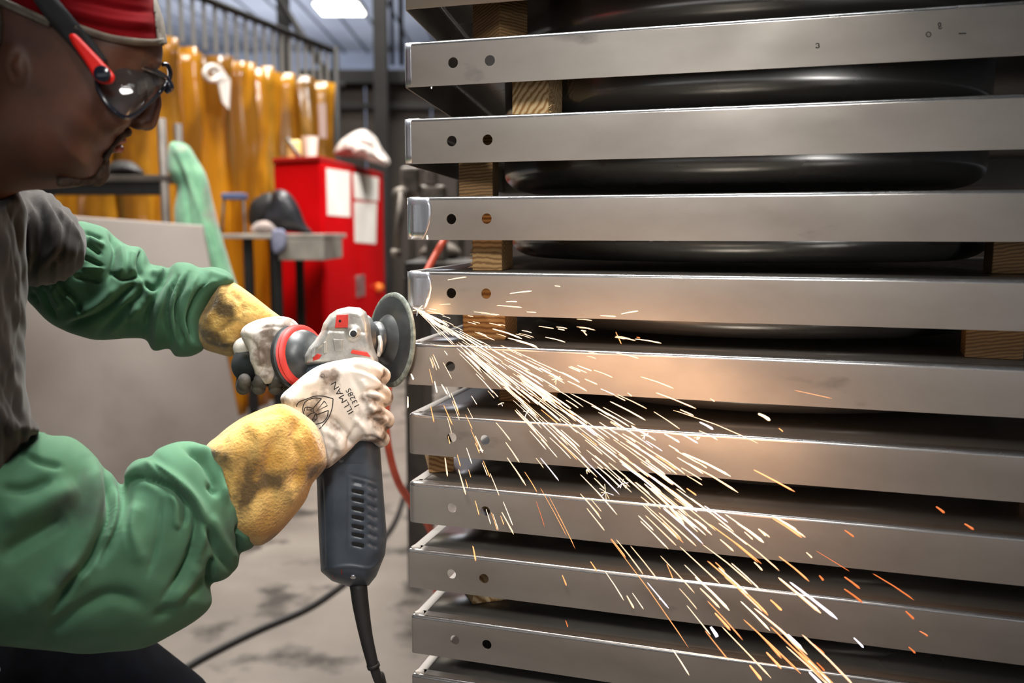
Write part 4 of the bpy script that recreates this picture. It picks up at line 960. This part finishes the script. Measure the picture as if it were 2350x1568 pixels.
# --- right arm (near): sleeve, cuff, glove
def YRA(x, y): return np.interp(x, [-100, 0, 300, 600, 760], [.86, .875, .93, .99, 1.02])
sp = [(-120, 1020), (-40, 1030), (20, 1022), (62, 1004), (92, 988), (112, 998), (160, 1003), (200, 1030), (232, 1066), (256, 1086), (281, 1112), (286, 1086), (308, 1058), (345, 1048), (362, 1030), (400, 1016), (440, 1015), (475, 1028), (520, 1060), (560, 1084), (580, 1112), (588, 1160), (586, 1218), (583, 1254), (552, 1272), (545, 1302), (520, 1328), (488, 1342), (484, 1362), (485, 1386), (466, 1412), (410, 1448), (350, 1480), (280, 1496), (170, 1500), (80, 1490), (0, 1484), (-120, 1470)]
st = [([(236, 1070), (253, 1130), (249, 1193), (210, 1282), (168, 1334), (128, 1400)], 12, -22, .35), ([(205, 1050), (226, 1130), (218, 1200), (180, 1280), (130, 1350)], 26, 16),
      ([(272, 1092), (282, 1142), (270, 1208), (232, 1290)], 10, -12), ([(266, 1120), (264, 1190), (240, 1250)], 7, 8),
      ([(288, 1106), (330, 1093), (368, 1103), (407, 1127), (442, 1162), (452, 1210), (440, 1270), (415, 1322), (380, 1370)], 8, -17, .3),
      ([(300, 1080), (345, 1072), (385, 1090), (425, 1122), (458, 1165), (468, 1215), (455, 1280)], 11, 14),
      ([(338, 1060), (372, 1086), (402, 1110), (422, 1146), (427, 1190), (412, 1216)], 6, -9), ([(392, 1130), (404, 1160), (404, 1200), (420, 1212)], 7, 9),
      ([(426, 1028), (465, 1057), (484, 1090), (497, 1126)], 7, -13), ([(445, 1022), (490, 1056), (512, 1100), (520, 1150)], 9, 11), ([(478, 1112), (494, 1134)], 7, -14),
      ([(510, 1070), (523, 1112), (543, 1152), (564, 1172)], 6, -14), ([(528, 1075), (556, 1110), (572, 1150), (566, 1176), (546, 1168)], 8, 10),
      ([(455, 1180), (481, 1231), (500, 1270), (531, 1313)], 8, -11), ([(480, 1180), (510, 1235), (540, 1290)], 12, 9), ([(547, 1205), (548, 1240), (552, 1272)], 6, -13), ([(566, 1190), (570, 1240)], 9, 7),
      ([(492, 1280), (483, 1310), (486, 1352)], 8, -16), ([(455, 1290), (430, 1350), (390, 1400)], 16, 10), ([(0, 1278), (78, 1231), (155, 1185)], 20, -15), ([(0, 1200), (90, 1160), (180, 1120)], 26, 12),
      ([(0, 1118), (60, 1124), (120, 1100)], 12, -9), ([(50, 1040), (90, 1060), (140, 1072)], 8, -7), ([(0, 1060), (50, 1020), (90, 1000)], 8, -7), ([(100, 1460), (217, 1379), (271, 1366), (330, 1392)], 18, -13), ([(60, 1400), (140, 1340), (200, 1300)], 24, 10), ([(330, 1300), (300, 1220), (320, 1150)], 18, 8), ([(350, 1420), (420, 1380), (470, 1320)], 12, -8),
      ([(300, 1130), (290, 1200), (300, 1270)], 7, -5), ([(370, 1150), (360, 1240), (340, 1320)], 6, -5)]
wn = lambda V: 1.2 * np.sin(V[:, 0] * .05 + 1.3 * np.sin(V[:, 1] * .03)) * np.sin(V[:, 1] * .045 + V[:, 2] * .04)
st = [(a[0], a[1], a[2] * 1.45) + tuple(a[3:]) for a in st]
organic('green_sleeve', inflate(sp, lambda X, Y: 150 - .07 * X, 150), (-140, 990, -190), (620, 1520, 190), 5, YRA, M_green, man, st, 2, 1, wn)
cpoly = [(470, 1032), (500, 1000), (535, 972), (575, 950), (612, 935), (648, 927), (686, 944), (716, 966), (737, 992), (748, 1028), (750, 1064), (738, 1086), (716, 1112), (702, 1148), (672, 1188), (640, 1224), (612, 1246), (586, 1253), (540, 1240), (500, 1180), (480, 1100)]
cst = [([(690, 960), (672, 1010), (690, 1060), (668, 1120)], 12, -9), ([(640, 940), (700, 980), (738, 1060)], 10, 6), ([(650, 985), (610, 1060), (625, 1150), (600, 1220)], 14, -6), ([(560, 965), (600, 1010), (590, 1080)], 16, 7), ([(700, 1060), (690, 1110), (660, 1160)], 12, 7), ([(590, 960), (630, 950), (670, 952)], 6, -3)]
organic('right_cuff', inflate(cpoly, 92, 74), (450, 910, -110), (770, 1270, 110), 4, YRA, M_cuffm, man, cst, 2)
gpoly = [(643, 914), (668, 886), (700, 859), (728, 841), (760, 830), (795, 824), (825, 822), (848, 826), (866, 840), (878, 870), (880, 920), (882, 970), (878, 1008), (852, 1012), (826, 1012), (808, 1030), (782, 1052), (748, 1076), (720, 1060), (690, 1000), (660, 950)]
rg = union([inflate(gpoly, 40, 36, True, -92),
            caps([(815, 838, -100), (860, 850, -84), (878, 862, -40), (872, 872, 30), (830, 876, 78)], [15, 20, 19, 18, 15]),
            caps([(825, 885, -104), (868, 898, -84), (880, 912, -38), (874, 920, 34), (825, 922, 80)], [18, 23, 23, 20, 16]),
            caps([(825, 935, -104), (868, 952, -84), (883, 964, -38), (876, 970, 34), (825, 970, 80)], [18, 22, 23, 20, 16]),
            caps([(820, 985, -100), (862, 996, -80), (876, 1008, -38), (870, 1012, 30), (830, 1010, 74)], [18, 20, 19, 17, 14]),
            caps([(730, 900, -80), (704, 880, -20), (715, 868, 50), (770, 860, 80)], [26, 23, 20, 16])], 9)
gst = [([(646, 908), (700, 864), (745, 838), (782, 829), (806, 840)], 2.6, -4), ([(812, 832), (850, 838), (876, 858)], 4, 4), ([(808, 842), (842, 852), (868, 862), (886, 884)], 4.5, -9), ([(818, 850), (850, 866), (878, 884)], 6, 3),
       ([(834, 902), (852, 895), (874, 896), (892, 912)], 4, -8), ([(838, 908), (858, 916), (880, 930), (892, 938)], 4, -7), ([(846, 904), (868, 908), (886, 924)], 5, 5),
       ([(854, 956), (872, 948), (890, 956)], 3.5, -8), ([(856, 960), (874, 974), (892, 984)], 4, -7), ([(862, 958), (880, 962), (890, 974)], 5, 5), ([(826, 1012), (840, 1002), (866, 1008), (884, 1022)], 4, -5),
       ([(808, 862), (822, 890), (830, 915), (850, 955), (870, 985)], 6, -3), ([(830, 870), (840, 890)], 7, 4), ([(846, 930), (862, 945)], 7, 5), ([(758, 958), (785, 985), (802, 1010), (800, 1034)], 7, -9), ([(740, 985), (770, 1008), (786, 1040)], 10, 5), ([(812, 960), (836, 985), (846, 1004)], 6, 4), ([(818, 975), (806, 1005), (812, 1026)], 6, -6), ([(752, 1000), (770, 1030), (760, 1060)], 5, -4), ([(730, 960), (745, 1010), (742, 1060)], 5, 3), ([(690, 878), (720, 880), (760, 860)], 12, 3)]
rgl = organic('right_glove', rg, (625, 800, -150), (925, 1100, 110), 3, YG, M_glove, man, gst, 2)
# printing on the glove
M_ptext = mat('glove_print', (30, 28, 28), rough=.9)
tg_ = bvh(rgl)
def print_line(name, pts, w, closed=False, sub=3, parent=rgl):
    pp = catmull([(a, b, 0) for a, b in pts], sub) if sub > 1 else [Vector((a, b, 0)) for a, b in pts]
    V = []; n = 0; prev = None
    for i, p in enumerate(pp):
        t = (pp[min(i + 1, len(pp) - 1)] - pp[max(i - 1, 0)]).normalized(); nn = Vector((-t.y, t.x, 0)) * w * .5
        a, b = on_surf(tg_, p.x + nn.x, p.y + nn.y, .0003)[0], on_surf(tg_, p.x - nn.x, p.y - nn.y, .0003)[0]
        if a is None or b is None: continue
        V += [a, b]
    return V, [(2 * i, 2 * i + 1, 2 * i + 3, 2 * i + 2) for i in range(len(V) // 2 - 1)]
def Z3(x, y): return (620 + x * 300 / 1517, 780 + y * 310 / 1568)
logo = []
for pts, sb in (([(305, 780), (318, 742), (350, 715), (420, 690), (500, 660), (570, 652), (640, 660), (730, 685)], 3), ([(730, 685), (722, 780), (690, 880), (640, 960), (560, 1048)], 3),
                ([(385, 850), (378, 800), (395, 740), (440, 700), (520, 675), (595, 685)], 3), ([(595, 685), (500, 795)], 1), ([(628, 712), (665, 765), (535, 830), (628, 712)], 1), ([(545, 870), (675, 820)], 1), ([(675, 820), (660, 900), (610, 958), (530, 980), (500, 975)], 3),
                ([(385, 850), (400, 880), (430, 895)], 2), ([(425, 780), (400, 795), (398, 830)], 2), ([(430, 780), (425, 815), (470, 815), (495, 795), (470, 790), (430, 780)], 1), ([(470, 815), (480, 830), (500, 825), (498, 798)], 1), ([(430, 895), (470, 858), (520, 850), (545, 875)], 2), ([(520, 865), (508, 905), (490, 918), (530, 925), (545, 915), (540, 880), (520, 865)], 1), ([(490, 918), (495, 945), (520, 945), (530, 925)], 1), ([(500, 830), (515, 850)], 1)):
    logo.append(print_line('x', [Z3(*p) for p in pts], 2.2, sub=sb))
lg = merge('printed_logo', logo, M_ptext, rgl)
def print_text(txt, x0, y0, dx, dy, hx, hy, name, bold=.0):
    """(x0,y0) start of baseline; (dx,dy) px advance for one em; (hx,hy) px for one em upwards"""
    c = bpy.data.curves.new('t', 'FONT'); c.body = txt; c.size = 1.; c.offset = bold; c.resolution_u = 3
    o = bpy.data.objects.new('t', c); link(o); bpy.context.view_layer.update(); me = evaluated(o)
    bm = bmesh.new(); bm.from_mesh(me); bmesh.ops.triangulate(bm, faces=bm.faces); bmesh.ops.subdivide_edges(bm, edges=[e for e in bm.edges if e.calc_length() > .15], cuts=2); bmesh.ops.triangulate(bm, faces=bm.faces)
    bad = []
    for v in bm.verts:
        q = on_surf(tg_, x0 + dx * v.co.x + hx * v.co.y, y0 + dy * v.co.x + hy * v.co.y, .0004)[0]
        if q is None: bad.append(v)
        else: v.co = q
    bmesh.ops.delete(bm, geom=bad, context='VERTS')
    me2 = bpy.data.meshes.new(name); bm.to_mesh(me2); bm.free(); me2.materials.append(M_ptext); bpy.data.objects.remove(o)
    o = bpy.data.objects.new(name, me2); link(o); attach(o, rgl); return o
# baseline runs up-left; start at lower right
a0_ = Z3(975, 842); a1_ = Z3(730, 425); L_ = (a1_[0] - a0_[0], a1_[1] - a0_[1]); em = 24
nrm = math.hypot(*L_); ux, uy = L_[0] / nrm, L_[1] / nrm; upx, upy = -(-uy), -(ux)   # letters' up = towards lower left
upx, upy = (uy, -ux)
if upx > 0: upx, upy = -upx, -upy
print_text('ILLMAN', a0_[0], a0_[1], ux * em * 1.02, uy * em * 1.02, upx * em * .86, upy * em * .86, 'printed_word', -.004)
b0_ = Z3(1042, 775); b1_ = Z3(915, 535); n2 = math.hypot(b1_[0] - b0_[0], b1_[1] - b0_[1]); vx_, vy_ = (b1_[0] - b0_[0]) / n2, (b1_[1] - b0_[1]) / n2
print_text('1328S', b0_[0], b0_[1], vx_ * 20, vy_ * 20, vy_ * 18, -vx_ * 18, 'printed_number', .0)
cc = Z3(607, 418); merge('registered_mark', [print_line('r', [(cc[0] + 4.4 * math.cos(a), cc[1] + 4.4 * math.sin(a)) for a in np.linspace(0, 6.3, 12)], .9, sub=1)], M_ptext, rgl)
print_text('R', cc[0] + 1.6, cc[1] + 1.8, ux * 6, uy * 6, upx * 6, upy * 6, 'registered_letter')

# --- left arm (far)
YL_ = 1.18
lp_ = [(60, 640), (100, 590), (150, 520), (180, 508), (210, 514), (245, 526), (276, 553), (299, 565), (325, 569), (338, 590), (346, 605), (367, 609), (387, 614), (406, 603), (436, 605), (459, 614), (490, 612), (520, 622), (538, 644), (520, 668), (492, 690), (470, 730), (466, 775), (468, 800), (450, 814), (430, 820), (402, 818), (387, 800), (352, 804), (334, 780), (299, 777), (260, 779), (214, 780), (168, 767), (140, 756), (107, 737), (78, 706), (62, 684)]
ls = [([(253, 534), (266, 572), (258, 614), (249, 645)], 6, -10), ([(272, 560), (282, 600), (276, 630)], 8, 7), ([(325, 572), (320, 610), (326, 634)], 5, -11), ([(305, 575), (300, 610), (306, 628)], 8, 6), ([(256, 626), (283, 640), (321, 632)], 5, -9),
      ([(329, 645), (348, 662), (367, 645), (388, 616)], 6, -13), ([(345, 625), (362, 628), (378, 618)], 7, 7), ([(388, 630), (364, 668), (342, 718), (334, 756)], 6, -13), ([(398, 640), (378, 680), (362, 730), (360, 780)], 8, 9),
      ([(408, 636), (388, 683), (384, 737), (398, 786)], 5, -13), ([(420, 630), (400, 680), (396, 735), (410, 790)], 6, 9), ([(436, 626), (413, 676), (403, 714), (413, 764), (430, 808)], 5, -12), ([(455, 630), (430, 680), (418, 730), (430, 780)], 8, 9),
      ([(478, 640), (446, 690), (430, 737), (442, 778)], 5, -9), ([(478, 625), (500, 632), (525, 640)], 6, 4), ([(300, 650), (330, 650), (350, 690)], 9, 6), ([(150, 752), (230, 720), (287, 672), (318, 640)], 9, -11), ([(160, 730), (225, 700), (270, 655)], 12, 9), ([(230, 770), (270, 730), (310, 690), (330, 660)], 9, -9), ([(245, 760), (290, 730), (325, 700)], 12, 8),
      ([(195, 532), (236, 548)], 4, -7), ([(198, 560), (232, 584)], 4, -7), ([(190, 590), (236, 612)], 4, -8), ([(192, 614), (238, 616)], 4, 6), ([(172, 634), (228, 648)], 4, -8), ([(134, 654), (172, 690), (190, 720)], 5, -9), ([(96, 662), (112, 705), (130, 730)], 5, -8), ([(115, 660), (140, 710)], 7, 6), ([(200, 545), (240, 566)], 6, 6), ([(72, 670), (88, 700)], 5, -7), ([(180, 700), (150, 680)], 8, 6), ([(300, 700), (290, 750)], 7, -5)]
ls = [(a[0], a[1], a[2] * 1.3) + tuple(a[3:]) for a in ls]
organic('green_sleeve', inflate(lp_, 96, 96), (40, 490, -115), (560, 840, 115), 4, YL_, M_green, man, ls, 2, 0, wn)
lc = [(470, 690), (490, 646), (508, 640), (540, 650), (582, 679), (623, 712), (650, 733), (640, 748), (600, 752), (572, 766), (562, 790), (545, 812), (528, 819), (500, 812), (466, 800), (447, 775), (446, 730)]
organic('left_cuff', inflate(lc, 74, 56), (430, 625, -90), (670, 835, 90), 3.5, YL_, M_cuffm, man, [([(530, 665), (556, 700), (548, 730)], 8, -7), ([(510, 650), (500, 700), (470, 740)], 9, 6), ([(500, 760), (530, 740), (560, 745)], 7, -7), ([(545, 690), (590, 705), (630, 730)], 9, 4), ([(500, 790), (540, 780)], 6, 5)], 2)
lpalm = [(552, 768), (562, 748), (598, 732), (643, 726), (674, 734), (690, 756), (678, 775), (652, 790), (640, 810), (634, 845), (622, 868), (600, 878), (586, 862), (578, 826), (564, 794)]
lg_ = union([inflate(lpalm, 46, 30, True, -10), caps([(596, 772, -30), (598, 822, -42), (612, 862, -40)], [24, 25, 20]), caps([(640, 760, 20), (600, 790, 50), (560, 800, 50)], [30, 32, 26])], 10)
lgo = organic('left_glove', lg_, (530, 710, -90), (710, 900, 110), 3, YL_ - .065, M_glove, man, [([(600, 800), (610, 830), (600, 860)], 5, -5), ([(615, 790), (628, 820), (625, 850)], 6, 4), ([(590, 840), (612, 846), (630, 842)], 4, -4), ([(570, 775), (590, 800), (588, 830)], 5, -4), ([(580, 760), (620, 750), (660, 752)], 4, -2.5), ([(598, 852), (625, 856)], 3, -4)], 2)
fl4 = []
for x, sx in ((566, -8), (598, -4), (630, 2), (660, 8)):
    fl4.append(caps([(x + 14, 790, 70), (x, 842, 84), (x + sx, 882, 44), (x + sx, 890, -6), (x + sx + 3, 872, -40)], [19, 19, 18, 17, 15]))
organic('glove_fingers', union(fl4, 5), (520, 760, -70), (700, 925, 120), 3, YL_ - .065, M_glove2, lgo, [([(560, 885), (610, 893), (670, 885)], 3, -4)], 1)
# ================================================================ SPARKS
def spark_mat(n, c, s):
    m = bpy.data.materials.new(n); m.use_nodes = True; b = m.node_tree.nodes['Principled BSDF']
    b.inputs['Base Color'].default_value = (*lin(c), 1); b.inputs['Emission Color'].default_value = (*lin(c), 1); b.inputs['Emission Strength'].default_value = s; return m
SM = [spark_mat('spark_white_hot', (255, 232, 200), 1.05), spark_mat('spark_yellow', (255, 212, 172), .95), spark_mat('spark_orange', (245, 160, 100), .85), spark_mat('spark_dull_orange', (210, 110, 55), .8), spark_mat('spark_bluish', (238, 232, 250), 1.1)]
SB = [([], []) for _ in SM]
def spark(x0, y0, x1, y1, w, mi, g0=None, g1=None):
    """streak between two picture points, g = distance in front of the pan faces (m)"""
    if g0 is None: g0 = .012 + .05 * random.random()
    if g1 is None: g1 = g0 + .02 * random.random()
    def Yd(x, g): return (yfront(x) if x > 932 else YC) - g
    a = P(x0, y0, Yd(x0, g0)); b = P(x1, y1, Yd(x1, g1)); d = b - a
    if d.length < 1e-6: return
    t = d.normalized(); n = t.cross(Vector((0, 1, 0))).normalized(); q = t.cross(n); bow = Vector((0, 0, 1)) * d.length * random.uniform(.0, .03)
    V, Fc = SB[mi]; o = len(V); r = w * .5 * a.y / F
    prof = [(0, .1), (.06, .6), (.5, .8), (.88, 1.), (1, .15)]
    for s, k in prof:
        c = a + d * s + bow * (4 * s * (1 - s))
        for j in range(4):
            an = j * math.pi / 2; V.append(c + (n * math.cos(an) + q * math.sin(an)) * r * k)
    for i in range(4):
        for j in range(4): Fc.append((o + i * 4 + j, o + i * 4 + (j + 1) % 4, o + i * 4 + 4 + (j + 1) % 4, o + i * 4 + 4 + j))
    Fc.append((o + 3, o + 2, o + 1, o)); Fc.append((o + 16, o + 17, o + 18, o + 19))
ox, oy = 948, 704
def fan(n, a_lo, a_hi, amu, asg, rlo, rhi, rp, llo, lhi, wlo, whi, mats):
    for _ in range(n):
        a = random.gauss(amu, asg)
        if a < a_lo or a > a_hi: continue
        r = rlo + (rhi - rlo) * random.random() ** rp; L = random.uniform(llo, lhi) * (.5 + r / 900)
        drop = .00012 * r * r * random.uniform(.3, 1)
        aa = math.radians(a); x0 = ox + r * math.cos(aa); y0 = oy + r * math.sin(aa) + drop; sl = aa + .00024 * r * .5
        x1 = x0 + L * math.cos(sl); y1 = y0 + L * math.sin(sl)
        g = .012 + .00008 * r + random.random() * .03 * min(1, r / 300)
        spark(x0, y0, x1, y1, .82 * random.uniform(wlo, whi) * (.7 + r / 1100), random.choice(mats), g, g + .012)
fan(95, 12, 58, 34, 7, 0, 330, 1.0, 60, 150, 1.7, 3.0, [0, 0, 0, 1])
fan(125, 20, 50, 36, 5.5, 120, 760, .8, 30, 130, 1.5, 3.0, [0, 0, 1, 1, 4])
fan(85, 14, 58, 36, 9, 100, 950, .8, 20, 90, 1.4, 2.8, [1, 1, 2, 0])
fan(12, 28, 50, 40, 5, 700, 1150, .9, 40, 110, 2.0, 3.8, [1, 2, 2, 0])
fan(40, -6, 34, 12, 9, 30, 520, .8, 20, 60, 1.4, 2.6, [0, 1, 1])
fan(40, 55, 84, 66, 8, 80, 620, .9, 20, 70, 1.5, 2.6, [1, 2, 0])
ex = [ # explicitly observed streaks: x0,y0,x1,y1,width,material
 (943, 858, 949, 872, 5, 0), (936, 910, 936, 937, 4, 0), (997, 875, 1003, 902, 4, 0), (1013, 882, 1027, 906, 4, 0), (988, 932, 996, 970, 3, 2), (1018, 930, 1038, 975, 3, 2), (1021, 1050, 1027, 1094, 4, 1), (1052, 1077, 1069, 1136, 4, 1),
 (1151, 1175, 1179, 1227, 4, 1), (1027, 643, 1071, 636, 3, 1), (1170, 674, 1221, 668, 3, 0), (1161, 693, 1187, 693, 3, 0), (1140, 701, 1198, 706, 3, 1), (1425, 721, 1465, 714, 3, 0), (1273, 656, 1286, 658, 2.5, 1), (1413, 762, 1426, 790, 2, 2), (980, 540, 981, 550, 5, 0),
 (1400, 1237, 1580, 1487, 2.6, 2), (1485, 1337, 1535, 1397, 4, 4), (1438, 1367, 1455, 1397, 5, 1), (1530, 1295, 1545, 1330, 3, 2), (1493, 1120, 1570, 1203, 7, 1), (1478, 1110, 1545, 1170, 5, 0), (1616, 1161, 1671, 1200, 4, 4), (1690, 1200, 1753, 1246, 7, 0), (1740, 1214, 1758, 1231, 5, 1), (1708, 1221, 1728, 1239, 4, 1), (1594, 1192, 1623, 1215, 5, 1), (1652, 1238, 1684, 1266, 5, 1),
 (1612, 1250, 1726, 1342, 4, 1), (1560, 1255, 1652, 1340, 4, 1), (1595, 1325, 1674, 1402, 7, 0), (1606, 1350, 1652, 1396, 6, 1), (1640, 1407, 1676, 1447, 7, 2), (1786, 1326, 1884, 1408, 8, 1), (1812, 1336, 1922, 1422, 8, 4), (1730, 1396, 1853, 1503, 7, 1), (1699, 1380, 1767, 1448, 6, 0), (1808, 1456, 1841, 1489, 7, 4), (1706, 1422, 1838, 1547, 6, 2), (1656, 1438, 1770, 1557, 5, 1),
 (1758, 1497, 1793, 1535, 8, 2), (1720, 1527, 1748, 1562, 9, 2), (1804, 1484, 1930, 1600, 6, 1), (1831, 1497, 1858, 1525, 8, 2), (1856, 1542, 1900, 1590, 10, 4), (1874, 1521, 1893, 1541, 5, 3), (1631, 1440, 1646, 1462, 12, 4), (1768, 1377, 1794, 1402, 7, 2), (1937, 1324, 1974, 1352, 6, 3), (1937, 1352, 1980, 1384, 6, 3), (2003, 1317, 2098, 1378, 4, 3), (2148, 1163, 2168, 1178, 6, 3), (2213, 1202, 2235, 1216, 6, 3), (1938, 1217, 1960, 1233, 5, 3), (1850, 1268, 1864, 1281, 4, 1), (1730, 1290, 1750, 1310, 5, 1), (1872, 1264, 1950, 1312, 1.8, 3), (1959, 1464, 1982, 1487, 6, 4), (1866, 1478, 1892, 1500, 4, 3), (2078, 1403, 2098, 1422, 6, 3), (2110, 1449, 2130, 1461, 5, 3), (2085, 1485, 2101, 1500, 5, 3), (1880, 1321, 1890, 1333, 6, 3), (1916, 1530, 1930, 1547, 4, 3),
 (1740, 950, 1767, 965, 8, 0), (1605, 969, 1637, 986, 6, 4), (1524, 996, 1560, 1016, 5, 0), (1560, 995, 1602, 1018, 4, 4), (1566, 1040, 1677, 1094, 6, 0), (1575, 1062, 1694, 1131, 5, 1), (1563, 1074, 1611, 1102, 3, 1), (1576, 1092, 1612, 1114, 3, 1), (1787, 983, 1797, 991, 3, 2), (1470, 865, 1546, 892, 2.5, 1), (1440, 902, 1450, 910, 2.5, 1), (1630, 915, 1640, 922, 2.5, 1), (1290, 855, 1330, 878, 4, 0), (1500, 945, 1560, 985, 2.5, 1), (1545, 942, 1740, 1018, 2.2, 1),
 (1238, 844, 1276, 864, 3, 0), (1130, 755, 1198, 778, 4, 0), (1165, 776, 1232, 796, 4, 0), (1283, 853, 1330, 877, 3, 0), (1350, 808, 1372, 812, 2, 1), (1335, 757, 1347, 770, 3, 1), (1280, 755, 1296, 758, 3, 1), (1333, 759, 1345, 760, 3, 1), (1461, 774, 1469, 776, 3, 3), (1240, 1120, 1300, 1230, 1.6, 2), (1230, 1150, 1250, 1210, 1.4, 3), (1260, 1140, 1320, 1260, 1.6, 2), (1280, 1180, 1318, 1255, 1.8, 2), (1090, 1000, 1108, 1040, 4, 1), (1160, 1015, 1192, 1062, 3.5, 1), (1163, 1050, 1207, 1115, 4, 1), (1138, 970, 1172, 1012, 3, 1), (1290, 1320, 1300, 1345, 4, 2), (1298, 1424, 1303, 1440, 3, 3), (1355, 1289, 1370, 1312, 4, 2), (1823, 896, 1910, 915, 1.2, 2)]
for (a, b, c_, d, w, mi) in ex: spark(a, b, c_, d, w * .9, mi, .03 + (w > 6) * .05, .035 + (w > 6) * .07)
for (bx, by, R) in ((1277, 870, 16), (1210, 946, 16), (1427, 1110, 18), (1390, 1130, 22), (1600, 1005, 8), (1515, 1373, 5), (1245, 915, 12), (1150, 925, 9), (1480, 1000, 12), (1105, 1033, 6), (958, 712, 20), (1345, 1080, 10)):
    for k in range(7):
        a = random.random() * 6.28; r = R * random.uniform(.5, 1); spark(bx, by, bx + r * math.cos(a), by + r * math.sin(a), 1.5, random.choice([0, 1, 4]), .04, .04)
V = []; Fc = []; mi_ = []
for k, (v, f) in enumerate(SB):
    o_ = len(V); V += v; Fc += [tuple(i + o_ for i in q) for q in f]; mi_ += [k] * len(f)
so = mk('grinding_sparks', V, Fc, None, None, False)
for m in SM: so.data.materials.append(m)
so.data.polygons.foreach_set('material_index', mi_)
tag(so, 'shower of white and orange grinding sparks flying down right from the disc', 'sparks', None, 'stuff')
so['kind'] = 'stuff'
# the light those sparks give off
point('spark_light', P(975, 722, YC - .03), .05, (1, .58, .28), .012)
for (x, y, e, g) in ((1100, 800, .22, .07), (1270, 850, .42, .09), (1420, 880, .5, .10), (1560, 930, .4, .12), (1560, 1060, .36, .12), (1750, 1100, .36, .14), (1750, 1300, .16, .14)):
    point('spark_light', P(x, y, yfront(x) - g), e * .85, (1, .56, .30), .04)
